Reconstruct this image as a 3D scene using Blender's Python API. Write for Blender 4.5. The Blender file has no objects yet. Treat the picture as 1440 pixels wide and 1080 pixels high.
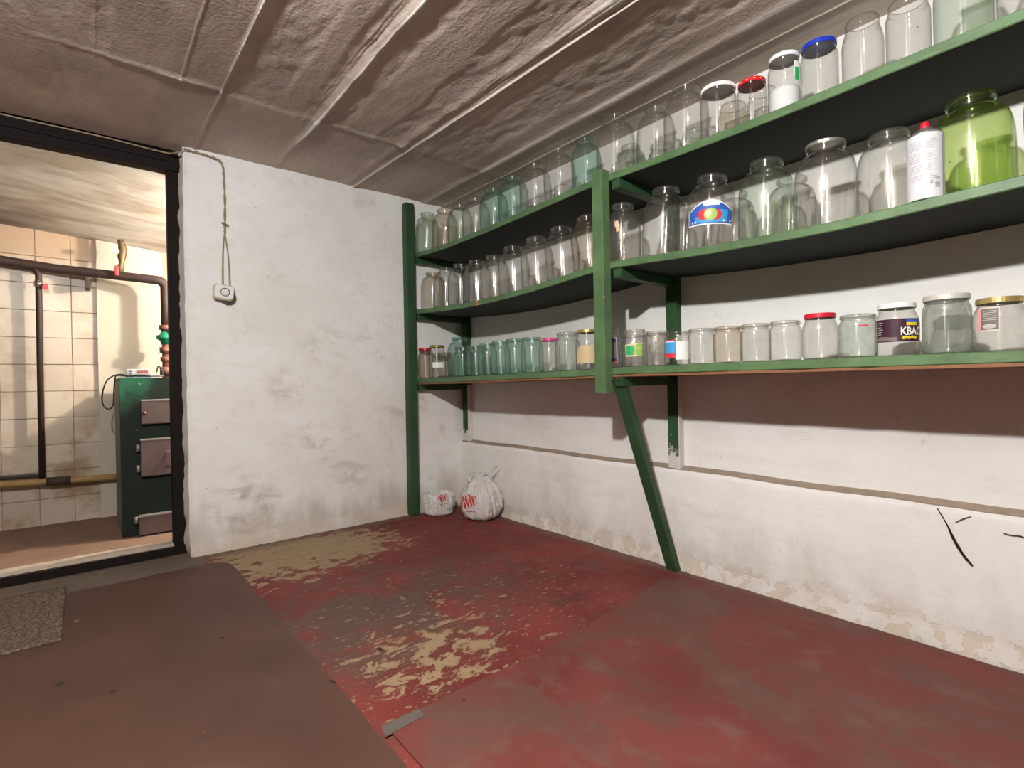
import bpy, bmesh, math, random
import numpy as np
from mathutils import Vector, Matrix

random.seed(7)
S = bpy.context.scene
COL = S.collection

# ------------------------------------------------------------------ camera
CAM_H = 0.77
cam_d = bpy.data.cameras.new('camera')
cam_d.sensor_width = 36.0
cam_d.lens = 733.05 / 1440.0 * 36.0
cam_d.clip_start = 0.02
cam = bpy.data.objects.new('camera', cam_d)
COL.objects.link(cam)
_f = Vector((0.6376, 0.7703, -0.0034))
_r = Vector((0.7702, -0.6376, -0.0177))
_u = Vector((0.0158, -0.0087, 0.9998))
M = Matrix.Identity(4)
for i in range(3):
    M[i][0], M[i][1], M[i][2] = _r[i], _u[i], -_f[i]
M[2][3] = CAM_H
cam.matrix_world = M
S.camera = cam

# ------------------------------------------------------------------ world and lamps
W = bpy.data.worlds.new('world'); S.world = W
W.use_nodes = True
W.node_tree.nodes['Background'].inputs[0].default_value = (0.5, 0.45, 0.4, 1)
W.node_tree.nodes['Background'].inputs[1].default_value = 0.0

def point_lamp(name, loc, watts, col, rad):
    l = bpy.data.lights.new(name, 'POINT'); l.energy = watts; l.color = col; l.shadow_soft_size = rad
    o = bpy.data.objects.new(name, l); o.location = loc; COL.objects.link(o)
    return o
point_lamp('cellar_lamp', (-0.25, 0.20, 1.685), 84, (1.0, 0.988, 0.968), 0.032)
point_lamp('boiler_room_lamp', (1.02, 3.05, 1.56), 46, (1.0, 0.91, 0.79), 0.03)

S.view_settings.view_transform = 'Standard'
S.view_settings.look = 'None'
S.view_settings.gamma = 1.0
S.view_settings.use_curve_mapping = False
S.view_settings.exposure = 1.20
S.cycles.transparent_max_bounces = 40
S.cycles.max_bounces = 10
S.cycles.diffuse_bounces = 4
S.cycles.glossy_bounces = 4
S.cycles.sample_clamp_indirect = 4.0

# ------------------------------------------------------------------ helpers
def tag(o, label=None, cat=None, group=None, kind=None):
    if label: o['label'] = label
    if cat: o['category'] = cat
    if group: o['group'] = group
    if kind: o['kind'] = kind
    return o

def mesh_obj(name, verts, faces, mat=None, parent=None, smooth=False):
    me = bpy.data.meshes.new(name)
    me.from_pydata([tuple(v) for v in verts], [], faces)
    me.validate()
    bm = bmesh.new(); bm.from_mesh(me); bmesh.ops.recalc_face_normals(bm, faces=bm.faces); bm.to_mesh(me); bm.free()
    if smooth:
        me.polygons.foreach_set('use_smooth', [True] * len(me.polygons))
    return link(name, me, mat, parent)

def link(name, me, mat=None, parent=None):
    o = bpy.data.objects.new(name, me)
    COL.objects.link(o)
    if mat and not me.materials: me.materials.append(mat)
    if parent: o.parent = parent
    return o

def bm_obj(name, bm, mat=None, parent=None, smooth=False):
    bmesh.ops.recalc_face_normals(bm, faces=bm.faces)
    me = bpy.data.meshes.new(name); bm.to_mesh(me); bm.free()
    if smooth:
        me.polygons.foreach_set('use_smooth', [True] * len(me.polygons))
    return link(name, me, mat, parent)

def empty(name, loc=(0, 0, 0), rz=0.0):
    o = bpy.data.objects.new(name, None); o.location = loc; o.rotation_euler = (0, 0, rz)
    o.empty_display_size = 0.05
    COL.objects.link(o); return o

def bm_box(bm, lo, hi, mat=None):
    g = bmesh.ops.create_cube(bm, size=1.0)
    c = [(lo[i] + hi[i]) / 2 for i in range(3)]; s = [hi[i] - lo[i] for i in range(3)]
    for v in g['verts']:
        v.co = Vector((c[0] + v.co.x * s[0], c[1] + v.co.y * s[1], c[2] + v.co.z * s[2]))
        if mat: v.co = mat @ v.co
    return g['verts']

def box(name, lo, hi, mat=None, parent=None, bevel=0.0, xf=None, seg=2):
    bm = bmesh.new(); bm_box(bm, lo, hi, xf)
    if bevel: bmesh.ops.bevel(bm, geom=bm.edges[:], offset=bevel, segments=seg, affect='EDGES', profile=0.6)
    return bm_obj(name, bm, mat, parent, smooth=False)

def beam(name, a, b, w, d, mat=None, parent=None, bevel=0.002, side=(0, 1, 0)):
    """square bar from a to b; w along 'side', d across."""
    a, b = Vector(a), Vector(b); ax = (b - a); L = ax.length; ax.normalize()
    s = Vector(side); s = (s - ax * s.dot(ax)).normalized(); t = ax.cross(s)
    m = Matrix.Identity(4)
    for i in range(3): m[i][0], m[i][1], m[i][2], m[i][3] = s[i], t[i], ax[i], a[i]
    return box(name, (-w / 2, -d / 2, 0), (w / 2, d / 2, L), mat, parent, bevel, m)

def lathe(prof, seg=32, cap_bottom=False, cap_top=False):
    vs, fs = [], []
    n = len(prof)
    for r, z in prof:
        for k in range(seg):
            a = 2 * math.pi * k / seg
            vs.append((r * math.cos(a), r * math.sin(a), z))
    for i in range(n - 1):
        for k in range(seg):
            k2 = (k + 1) % seg
            fs.append((i * seg + k, i * seg + k2, (i + 1) * seg + k2, (i + 1) * seg + k))
    if cap_bottom: fs.append(tuple(range(seg))[::-1])
    if cap_top: fs.append(tuple((n - 1) * seg + k for k in range(seg)))
    return vs, fs

def tube_data(path, rad, seg=12, caps=True):
    P = [Vector(p) for p in path]; n = len(P)
    rads = rad if hasattr(rad, '__len__') else [rad] * n
    vs, fs = [], []
    t0 = (P[1] - P[0]).normalized()
    ref = Vector((0, 0, 1)) if abs(t0.z) < 0.9 else Vector((1, 0, 0))
    nrm = (ref - t0 * ref.dot(t0)).normalized()
    for i in range(n):
        t = ((P[min(i + 1, n - 1)] - P[max(i - 1, 0)])).normalized()
        nrm = (nrm - t * nrm.dot(t)).normalized(); b = t.cross(nrm)
        for k in range(seg):
            a = 2 * math.pi * k / seg
            vs.append(P[i] + (nrm * math.cos(a) + b * math.sin(a)) * rads[i])
    for i in range(n - 1):
        for k in range(seg):
            k2 = (k + 1) % seg
            fs.append((i * seg + k, i * seg + k2, (i + 1) * seg + k2, (i + 1) * seg + k))
    if caps:
        fs.append(tuple(range(seg))[::-1]); fs.append(tuple((n - 1) * seg + k for k in range(seg)))
    return vs, fs

def tube(name, path, rad, mat=None, parent=None, seg=12):
    v, f = tube_data(path, rad, seg)
    return mesh_obj(name, v, f, mat, parent, True)

def smooth_path(pts, n=8):
    """Catmull-Rom through the points"""
    P = [Vector(p) for p in pts]; out = []
    for i in range(len(P) - 1):
        p0, p1, p2, p3 = P[max(i - 1, 0)], P[i], P[i + 1], P[min(i + 2, len(P) - 1)]
        for k in range(n):
            t = k / n
            out.append(0.5 * ((2 * p1) + (p2 - p0) * t + (2 * p0 - 5 * p1 + 4 * p2 - p3) * t * t + (3 * p1 - p0 - 3 * p2 + p3) * t ** 3))
    out.append(P[-1]); return out

_rng = np.random.RandomState(3)
_tab = _rng.rand(256, 256)
def vnoise(x, y):
    xi = np.floor(x).astype(int); yi = np.floor(y).astype(int); fx = x - xi; fy = y - yi
    fx = fx * fx * (3 - 2 * fx); fy = fy * fy * (3 - 2 * fy)
    g = lambda a, b: _tab[a % 256, b % 256]
    return (g(xi, yi) * (1 - fx) + g(xi + 1, yi) * fx) * (1 - fy) + (g(xi, yi + 1) * (1 - fx) + g(xi + 1, yi + 1) * fx) * fy
def fbm(x, y, o=4):
    s = 0; a = 0.5
    for i in range(o):
        s = s + a * (vnoise(x + 17.3 * i, y + 5.1 * i) - 0.5); x = x * 2.03; y = y * 2.03; a *= 0.5
    return s

def grid_obj(name, us, vs_, fn, mat=None, parent=None, smooth=True):
    """grid mesh; fn(U,V)->X,Y,Z arrays"""
    U, V = np.meshgrid(us, vs_, indexing='ij')
    X, Y, Z = fn(U, V)
    co = np.stack([X, Y, Z], -1).reshape(-1, 3)
    nu, nv = U.shape
    idx = np.arange(nu * nv).reshape(nu, nv)
    q = np.stack([idx[:-1, :-1], idx[1:, :-1], idx[1:, 1:], idx[:-1, 1:]], -1).reshape(-1, 4)
    me = bpy.data.meshes.new(name)
    me.from_pydata(co.tolist(), [], q.tolist())
    if smooth: me.polygons.foreach_set('use_smooth', [True] * len(me.polygons))
    return link(name, me, mat, parent)

# ------------------------------------------------------------------ material toolkit
class NT:
    def __init__(self, name):
        self.m = bpy.data.materials.new(name); self.m.use_nodes = True
        self.t = self.m.node_tree; self.n = self.t.nodes
        self.n.clear(); self.out = self.n.new('ShaderNodeOutputMaterial')
        self._co = None
    def new(self, t, **kw):
        n = self.n.new(t)
        for k, v in kw.items(): setattr(n, k, v)
        return n
    def set(self, sock, v):
        if isinstance(v, bpy.types.NodeSocket): self.t.links.new(v, sock)
        elif v is not None:
            if hasattr(sock.default_value, '__len__') and not hasattr(v, '__len__'): v = (v,) * len(sock.default_value)
            if hasattr(v, '__len__') and hasattr(sock.default_value, '__len__') and len(v) == 3 and len(sock.default_value) == 4: v = (*v, 1)
            sock.default_value = v
    def co(self, kind='Object'):
        if self._co is None: self._co = self.new('ShaderNodeTexCoord')
        return self._co.outputs[kind]
    def scale(self, vec, s):
        n = self.new('ShaderNodeVectorMath', operation='MULTIPLY'); self.set(n.inputs[0], vec); self.set(n.inputs[1], s); return n.outputs[0]
    def xyz(self, vec):
        n = self.new('ShaderNodeSeparateXYZ'); self.set(n.inputs[0], vec); return n.outputs
    def noise(self, vec, scale=5, detail=4, rough=0.55, dist=0.0):
        n = self.new('ShaderNodeTexNoise'); self.set(n.inputs['Vector'], vec)
        n.inputs['Scale'].default_value = scale; n.inputs['Detail'].default_value = detail
        n.inputs['Roughness'].default_value = rough; n.inputs['Distortion'].default_value = dist
        return n.outputs['Fac']
    def voronoi(self, vec, scale=5, feature='F1', out='Distance'):
        n = self.new('ShaderNodeTexVoronoi', feature=feature); self.set(n.inputs['Vector'], vec); n.inputs['Scale'].default_value = scale
        return n.outputs[out]
    def math(self, op, a, b=None, c=None, clamp=False):
        n = self.new('ShaderNodeMath', operation=op, use_clamp=clamp)
        self.set(n.inputs[0], a)
        if b is not None: self.set(n.inputs[1], b)
        if c is not None: self.set(n.inputs[2], c)
        return n.outputs[0]
    def ramp(self, v, lo, hi, a=0.0, b=1.0):
        n = self.new('ShaderNodeMapRange', interpolation_type='SMOOTHSTEP'); self.set(n.inputs[0], v)
        n.inputs[1].default_value = lo; n.inputs[2].default_value = hi; n.inputs[3].default_value = a; n.inputs[4].default_value = b
        return n.outputs[0]
    def mix(self, f, a, b):
        n = self.new('ShaderNodeMix', data_type='RGBA'); self.set(n.inputs[0], f); self.set(n.inputs[6], a); self.set(n.inputs[7], b)
        return n.outputs[2]
    def blob(self, vec, c, r0, r1):
        """1 inside r0 falling to 0 at r1 around point c, elliptical when r is scaled by caller"""
        n = self.new('ShaderNodeVectorMath', operation='DISTANCE'); self.set(n.inputs[0], vec); n.inputs[1].default_value = c
        return self.ramp(n.outputs['Value'], r0, r1, 1.0, 0.0)
    def bump(self, h, strength=0.3, dist=0.01, normal=None):
        n = self.new('ShaderNodeBump'); n.inputs['Strength'].default_value = strength; n.inputs['Distance'].default_value = dist
        self.set(n.inputs['Height'], h)
        if normal is not None: self.set(n.inputs['Normal'], normal)
        return n.outputs[0]
    def pbr(self, col, rough=0.6, metal=0.0, normal=None, spec=0.4, **kw):
        n = self.new('ShaderNodeBsdfPrincipled')
        self.set(n.inputs['Base Color'], col); self.set(n.inputs['Roughness'], rough); self.set(n.inputs['Metallic'], metal)
        self.set(n.inputs['Specular IOR Level'], spec)
        if normal is not None: self.set(n.inputs['Normal'], normal)
        for k, v in kw.items(): self.set(n.inputs[k.replace('_', ' ')], v)
        self.t.links.new(n.outputs[0], self.out.inputs[0]); return self.m
    def surf(self, sh):
        self.t.links.new(sh, self.out.inputs[0]); return self.m

def simple(name, col, rough=0.6, metal=0.0, spec=0.4, var=0.12, scale=25, bump=0.0):
    t = NT(name); c = t.co()
    nz = t.noise(c, scale, 3)
    cc = t.mix(nz, tuple(x * (1 - var) for x in col), tuple(min(1, x * (1 + var)) for x in col))
    nm = t.bump(t.noise(c, scale * 4, 3), bump, 0.003) if bump else None
    return t.pbr(cc, rough, metal, nm, spec)

def plaster(name, base=(0.80, 0.775, 0.745), dirt=0.5, base_dirt=0.5, spots=()):
    t = NT(name); c = t.co(); x, y, z = t.xyz(c)
    n1 = t.noise(c, 1.7, 5, 0.6); n2 = t.noise(c, 6, 5, 0.6, 0.6); n3 = t.noise(t.scale(c, (1, 1, 0.35)), 9, 4)
    col = t.mix(t.ramp(n1, 0.35, 0.7), base, tuple(b * k for b, k in zip(base, (0.90, 0.885, 0.865))))
    # brown damp blotches with their own outlines
    blot = t.math('MULTIPLY', t.ramp(n2, 0.56, 0.74), t.ramp(n1, 0.42, 0.62))
    col = t.mix(t.math('MULTIPLY', blot, dirt), col, (0.40, 0.31, 0.23))
    for c0, rad, amt in spots:
        sm = t.math('MULTIPLY', t.blob(c, c0, 0.0, rad), t.ramp(t.noise(t.scale(c, (1, 1, 1.7)), 7.5, 6, 0.66, 0.5), 0.44, 0.66))
        col = t.mix(t.math('MULTIPLY', sm, amt), col, (0.33, 0.27, 0.21))
    # grime creeping up from the floor
    low = t.ramp(t.math('ADD', z, t.math('MULTIPLY', n3, -0.5)), -0.25, 0.02, 1.0, 0.0)
    col = t.mix(t.math('MULTIPLY', low, base_dirt), col, (0.36, 0.28, 0.21))
    # flaked-off patches at the very bottom
    flake = t.math('MULTIPLY', t.ramp(t.noise(c, 14, 4, 0.6), 0.50, 0.54), t.ramp(t.math('ADD', z, t.math('MULTIPLY', n2, -0.12)), -0.03, 0.05, 1.0, 0.0))
    col = t.mix(t.math('MULTIPLY', flake, 0.75), col, (0.55, 0.46, 0.36))
    br = t.noise(t.scale(c, (1, 0.16, 1.8)), 11, 5, 0.65)
    col = t.mix(t.math('MULTIPLY', t.ramp(br, 0.46, 0.70), 0.30), col, tuple(b * k for b, k in zip(base, (0.80, 0.755, 0.68))))
    # small dark specks
    sp = t.ramp(t.voronoi(t.scale(c, (1, 1, 0.8)), 23), 0.035, 0.07, 1.0, 0.0)
    sp = t.math('MULTIPLY', sp, t.ramp(t.noise(c, 3.1, 2), 0.55, 0.62))
    col = t.mix(sp, col, (0.10, 0.08, 0.06))
    # hairline scuffs
    wv = t.new('ShaderNodeVectorMath', operation='ADD'); t.set(wv.inputs[0], t.scale(c, (1.0, 1.0, 2.2))); t.set(wv.inputs[1], t.math('MULTIPLY', t.noise(c, 9, 4, 0.6), 0.35))
    vs_ = t.voronoi(wv.outputs[0], 5.5, 'DISTANCE_TO_EDGE')
    sc = t.math('MULTIPLY', t.ramp(vs_, 0.0, 0.012, 1.0, 0.0), t.ramp(t.noise(c, 5, 3), 0.57, 0.66))
    col = t.mix(t.math('MULTIPLY', sc, 0.33), col, (0.22, 0.18, 0.15))
    h = t.math('ADD', t.math('MULTIPLY', t.noise(c, 3.5, 3), 1.2), t.math('MULTIPLY', t.noise(t.scale(c, (1, 1, 0.5)), 30, 5, 0.6), 0.28))
    h = t.math('SUBTRACT', h, t.math('MULTIPLY', flake, 0.12))
    return t.pbr(col, 0.9, 0, t.bump(h, 0.55, 0.02), 0.15)

def painted_wood(name, col, chip=(0.30, 0.20, 0.11), worn=(0.42, 0.55, 0.36), chips=0.62):
    t = NT(name); c = t.co()
    n1 = t.noise(c, 9, 4); n2 = t.noise(t.scale(c, (1, 0.4, 1)), 55, 3, 0.6)
    cc = t.mix(t.ramp(n1, 0.3, 0.75), tuple(k * 0.8 for k in col), tuple(k * 1.2 for k in col))
    cc = t.mix(t.math('MULTIPLY', t.ramp(n2, 0.58, 0.75), 0.35), cc, worn)
    cc = t.mix(t.ramp(t.noise(c, 31, 4, 0.65), chips + 0.07, chips + 0.10), cc, chip)
    return t.pbr(cc, 0.5, 0, t.bump(n2, 0.35, 0.004), 0.4)

MAT = {}
MAT['plaster_back'] = plaster('plaster_back', (0.79, 0.787, 0.78), 0.45, 0.62,
    [((0.62, 2.77, 0.20), 0.26, 0.75), ((0.98, 2.77, 0.46), 0.24, 0.6), ((1.02, 2.77, 0.98), 0.17, 0.6), ((1.28, 2.77, 1.02), 0.16, 0.5), ((0.78, 2.77, 0.75), 0.14, 0.45), ((1.15, 2.77, 0.28), 0.20, 0.45)])
MAT['plaster_right'] = plaster('plaster_right', (0.83, 0.82, 0.805), 0.16, 0.35)
MAT['plaster_unseen_dark'] = plaster('plaster_unseen_dark', (0.13, 0.11, 0.095), 0.5, 0.5)  # for walls out of view, colour darkened to cut bounce light
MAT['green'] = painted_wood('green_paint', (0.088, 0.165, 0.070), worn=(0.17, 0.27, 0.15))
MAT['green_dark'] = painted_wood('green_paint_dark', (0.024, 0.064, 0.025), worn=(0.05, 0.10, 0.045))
MAT['ply'] = simple('plywood_edge', (0.22, 0.10, 0.045), 0.7, var=0.35, scale=40, bump=0.3)
MAT['black_paint'] = simple('black_brown_paint', (0.010, 0.0065, 0.006), 0.65, spec=0.12, var=0.4, scale=14, bump=0.4)
MAT['dust'] = simple('ledge_dust', (0.30, 0.235, 0.18), 0.95, var=0.3, scale=30, bump=0.4)
MAT['void'] = simple('crack_void', (0.012, 0.010, 0.009), 0.95)
MAT['board_underside'] = simple('near_black_plank', (0.012, 0.013, 0.010), 0.75, var=0.4, scale=9, bump=0.3)  # near-black, for the downward faces of the shelf boards
MAT['tile'] = None

# ------------------------------------------------------------------ structure: cellar shell
H = 1.8686            # ceiling height
XL, XU = 1.865, 1.905  # right wall: lower proud course, upper face
YB = 2.768            # back wall face
X0, Y0 = -2.3, -1.9  # rest of the room behind the camera
LED = 0.402           # ledge height

# ceiling: cast slabs with fins, board marks and a ragged cross seam
def ceiling_mat():
    t = NT('board_marked_concrete'); c = t.co(); x, y, z = t.xyz(c)
    n1 = t.noise(c, 1.6, 5, 0.6); n2 = t.noise(t.scale(c, (1, 0.25, 1)), 12, 5, 0.6)
    col = t.mix(t.ramp(n1, 0.3, 0.7), (0.40, 0.325, 0.27), (0.58, 0.49, 0.42))
    col = t.mix(t.math('MULTIPLY', t.ramp(n2, 0.5, 0.75), 0.4), col, (0.66, 0.58, 0.50))
    fin = t.math('MULTIPLY', t.ramp(z, H - 0.0090, H - 0.0045, 1.0, 0.0), 0.9)
    col = t.mix(fin, col, (0.86, 0.82, 0.75))
    h = t.math('ADD', t.math('MULTIPLY', t.noise(t.scale(c, (1, 0.3, 1)), 40, 4, 0.6), 0.5), t.math('MULTIPLY', t.noise(c, 90, 3), 0.35))
    return t.pbr(col, 0.9, 0, t.bump(h, 0.8, 0.009), 0.2)
MAT['ceiling'] = ceiling_mat()

def ceil_fn(U, V):
    X, Y = U, V
    g = lambda d, w: np.exp(-(d / w) ** 2)
    wob = 0.012 * fbm(Y * 7, Y * 0 + 3.3, 3)
    seam_y = 2.17 + 0.05 * fbm(X * 5, X * 0 + 9, 3)
    seam = np.clip((Y - seam_y) / 0.015, 0, 1)       # 1 beyond the cross seam
    z = np.zeros_like(X)
    # fins left at the shutter joints (hang down)
    z -= 0.010 * g(X - 0.42 - wob, 0.0045) * (0.6 + 0.4 * (1 - seam))
    z -= 0.004 * g(X - 0.29 - wob, 0.0035) * (1 - seam)
    z -= 0.003 * g(X - 0.05 - wob, 0.004) * (1 - seam)
    z -= 0.015 * g(X - 0.772 - wob * 1.5, 0.013) * np.clip((2.74 - Y) / 0.6, 0.15, 1)
    z -= 0.009 * g(X - (1.283 - 0.0375 * Y) - wob * 0.2, 0.0035)
    z -= 0.010 * g(X - (1.235 - 0.0375 * Y) - wob, 0.022) * (1 - 0.7 * seam)
    z -= 0.004 * g(X - 1.748 - wob * 0.4, 0.0035)
    z -= 0.007 * g(X - 1.62 - wob, 0.02)
    # level differences between boards
    lev = np.where(X < 0.42, 0.0, np.where(X < 0.77, 0.005, np.where(X < 1.21, 0.0, -0.003)))
    z += lev * (1 - seam)
    # ragged lip at the cross seam, only in places
    z -= 0.008 * g(Y - seam_y, 0.012) * np.clip(0.25 + 3.0 * fbm(X * 4 + 40, X * 0 + 2, 3), 0, 1)
    # coarse rough casting in the strips, smoother near the back wall
    rough = (1 - 0.8 * np.clip((Y - 2.0) / 0.25, 0, 1))
    e = 0.06 * fbm(X * 6, Y * 4 + 20, 3)
    band = np.zeros_like(X)
    for b0, b1 in ((-0.5, 0.10), (0.44, 0.63), (0.70, 0.90), (1.03, 1.19), (1.30, 1.52)):
        band = np.maximum(band, np.clip((X + e - b0) / 0.02, 0, 1) * np.clip((b1 - X - e) / 0.02, 0, 1))
    band = 0.15 + 0.85 * band
    z += 0.006 * fbm(X * 8, Y * 3, 3) * rough
    z += 0.011 * fbm(X * 26, Y * 13, 4) * rough * band
    z += 0.005 * band * rough
    z += 0.0012 * np.sin(X * 420 + 5 * fbm(X * 5, Y * 5, 2)) * rough * band * np.clip(0.3 + 3 * fbm(X * 3.3 + 11, Y * 3.1, 3), 0, 1)
    z += 0.007 * fbm(X * 2, Y * 1.2, 2)
    return X, Y, H + z
xs = np.concatenate([np.arange(X0 - 0.1, -0.4, 0.03), np.arange(-0.4, XU + 0.06, 0.0075)])
for cx, w in ((0.42, 0.016), (0.29, 0.012), (0.05, 0.012), (0.772, 0.045), (1.748, 0.012)):
    xs = np.concatenate([xs, np.arange(cx - w, cx + w, 0.002)])
xs = np.unique(np.round(np.concatenate([xs, np.arange(1.165, 1.275, 0.0025)]), 4))
ys = np.concatenate([np.arange(Y0 - 0.1, 0.3, 0.03), np.arange(0.3, YB + 0.09, 0.010)])
ceiling = grid_obj('ceiling', xs, ys, ceil_fn, MAT['ceiling'])
tag(ceiling, kind='structure')

# floor with worn red paint
def floor_mat():
    t = NT('worn_red_floor_paint'); c = t.co()
    flat = t.scale(c, (1, 1, 0))
    n1 = t.noise(flat, 3.2, 6, 0.62, 0.3); n2 = t.noise(t.scale(c, (0.75, 1.3, 0)), 17, 9, 0.74, 0.45); n3 = t.noise(flat, 1.4, 4)
    red = t.mix(t.ramp(n1, 0.3, 0.7), (0.125, 0.024, 0.020), (0.205, 0.040, 0.033))
    # grey grime
    gz = t.math('ADD', t.blob(flat, (0.98, 1.75, 0), 0.12, 0.62), t.blob(flat, (0.60, 1.60, 0), 0.10, 0.50))
    gz = t.math('ADD', gz, t.blob(flat, (1.1, 2.7, 0), 0.0, 0.0001))
    gm = t.math('MULTIPLY', t.ramp(t.noise(flat, 4.5, 6, 0.65, 0.5), 0.36, 0.58), gz, None, True)
    col = t.mix(t.math('MULTIPLY', gm, 0.85), red, (0.088, 0.063, 0.050))
    col = t.mix(t.math('MULTIPLY', t.ramp(t.noise(flat, 7, 7, 0.7, 0.6), 0.46, 0.66), 0.6), col, (0.105, 0.058, 0.045))
    # paint gone: beige screed
    w = t.math('MULTIPLY', t.blob(flat, (0.72, 2.52, 0), 0.12, 0.66), 0.25)
    w = t.math('ADD', w, t.math('MULTIPLY', t.blob(flat, (0.72, 1.28, 0), 0.06, 0.36), 0.125))
    w = t.math('ADD', w, t.math('MULTIPLY', t.blob(flat, (1.00, 1.45, 0), 0.10, 0.65), 0.075))
    w = t.math('ADD', w, t.math('MULTIPLY', t.blob(flat, (1.15, 2.45, 0), 0.10, 0.40), 0.10))
    wm = t.ramp(t.math('ADD', n2, w), 0.655, 0.685)
    fl = t.math('MULTIPLY', t.ramp(t.noise(t.scale(c, (0.6, 1.4, 0)), 46, 5, 0.65, 0.3), 0.615, 0.645), t.ramp(t.math('ADD', n1, t.math('ADD', t.blob(flat, (0.85, 1.45, 0), 0.1, 0.8), t.math('MULTIPLY', t.blob(flat, (1.35, 1.5, 0), 0.1, 0.5), 0.6))), 0.75, 1.05))
    wm = t.math('MAXIMUM', wm, fl)
    beige = t.mix(t.noise(flat, 18, 4), (0.22, 0.155, 0.090), (0.34, 0.25, 0.15))
    col = t.mix(wm, col, beige)
    # dark scuff marks
    dk = t.math('MULTIPLY', t.blob(t.scale(c, (1, 1.9, 0)), (1.33, 1.30 * 1.9, 0), 0.01, 0.13), t.ramp(t.noise(flat, 22, 4), 0.42, 0.6))
    col = t.mix(t.math('MULTIPLY', dk, 0.85), col, (0.035, 0.030, 0.028))
    # dusty fringe along the walls
    x, y, z = t.xyz(c)
    fr = t.math('MAXIMUM', t.ramp(t.math('ADD', y, t.math('MULTIPLY', n1, 0.10)), YB - 0.07, YB + 0.03), t.ramp(t.math('ADD', x, t.math('MULTIPLY', n1, 0.10)), XL - 0.05, XL + 0.04))
    col = t.mix(t.math('MULTIPLY', fr, 0.75), col, (0.135, 0.10, 0.077))
    # bare concrete strip by the doorway
    st = t.math('MULTIPLY', t.ramp(x, 0.36, 0.46, 1.0, 0.0), 1.0)
    col = t.mix(st, col, t.mix(n1, (0.085, 0.066, 0.053), (0.16, 0.128, 0.104)))
    h = t.math('SUBTRACT', t.math('MULTIPLY', t.noise(flat, 35, 4), 0.4), t.math('MULTIPLY', wm, 0.3))
    return t.pbr(col, t.ramp(n2, 0.3, 0.7, 0.55, 0.8), 0, t.bump(h, 0.4, 0.006), 0.22)
MAT['floor'] = floor_mat()
def floor_fn(U, V):
    # faint humps, flush with the skirting line
    return U, V, 0.0 + 0.004 * fbm(U * 3, V * 3, 3) - 0.002
floor = grid_obj('floor', np.linspace(X0 - 0.1, XU + 0.1, 120), np.linspace(Y0 - 0.1, YB + 0.12, 120), floor_fn, MAT['floor'])
tag(floor, kind='structure')

# back wall, ends at the doorway
XD = 0.374
def wall_back_fn(U, V):
    X = U; Z = V
    edge = np.clip(1 - (X - XD) / 0.035, 0, 1)
    return X + edge * 0.007 * fbm(Z * 15, Z * 0 + 4, 4), YB + 0.010 * fbm(X * 2.3, Z * 2.3, 4) + 0.003 * fbm(X * 14, Z * 10, 3) + 0.016 * edge ** 2 - 0.012 * np.clip((0.06 - Z) / 0.06, 0, 1), Z
wb = grid_obj('wall_back', np.linspace(XD, XU + 0.02, 150), np.linspace(-0.02, H + 0.02, 170), wall_back_fn, MAT['plaster_back'])
tag(wb, kind='structure')
# reveal of the doorway and the wall's body
box('reveal', (XD + 0.004, YB + 0.012, -0.02), (XU + 0.1, YB + 0.20, H + 0.02), MAT['plaster_back'], wb)
wbl = box('wall_back_beyond_doorway', (X0 - 0.1, YB, -0.02), (-0.60, YB + 0.20, H + 0.02), MAT['plaster_unseen_dark']); tag(wbl, kind='structure')

# right wall: a lower course standing proud, a dusty ledge, the upper face
wr = empty('wall_right'); tag(wr, kind='structure')
def lower_fn(U, V):
    Y = U; t = V
    wav = 0.006 * fbm(Y * 4, Y * 0 + 2.2, 3) * 2
    top = LED + wav
    Z = np.where(t <= 1, -0.02 + (top + 0.02) * np.clip(t, 0, 1), top)
    d = 0.010 * fbm(Y * 2.1, Z * 2.6, 4) + 0.003 * fbm(Y * 12, Z * 16, 3)
    foot = -0.010 * np.clip((0.05 - Z) / 0.05, 0, 1) * (1 + 2 * fbm(Y * 9, Z * 5, 2))
    X = np.where(t <= 1, XL + d + foot, XL + d + (t - 1) * (XU + 0.03 - XL))
    rnd = np.exp(-((t - 1) / 0.03) ** 2) * 0.004
    return X + rnd, Y, Z - rnd
lower = grid_obj('lower_course', np.linspace(Y0 - 0.1, YB + 0.04, 300), np.concatenate([np.linspace(0, 0.96, 50), np.linspace(0.97, 1.03, 9)]), lower_fn, MAT['plaster_right'], wr)
ledge = grid_obj('ledge', np.linspace(Y0 - 0.1, YB + 0.04, 200), np.linspace(1.03, 2.0, 5), lambda U, V: (lambda r: (r[0], r[1], r[2] + 0.0008 + 0.020 * (V - 1.03)))(lower_fn(U, V)), MAT['dust'], wr)
upper = grid_obj('upper_face', np.linspace(Y0 - 0.1, YB + 0.04, 240), np.linspace(LED - 0.03, H + 0.02, 120),
                 lambda U, V: (XU + 0.007 * fbm(U * 2.2, V * 2.2, 4) + 0.0025 * fbm(U * 11, V * 9, 3), U, V), MAT['plaster_right'], wr)
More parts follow.
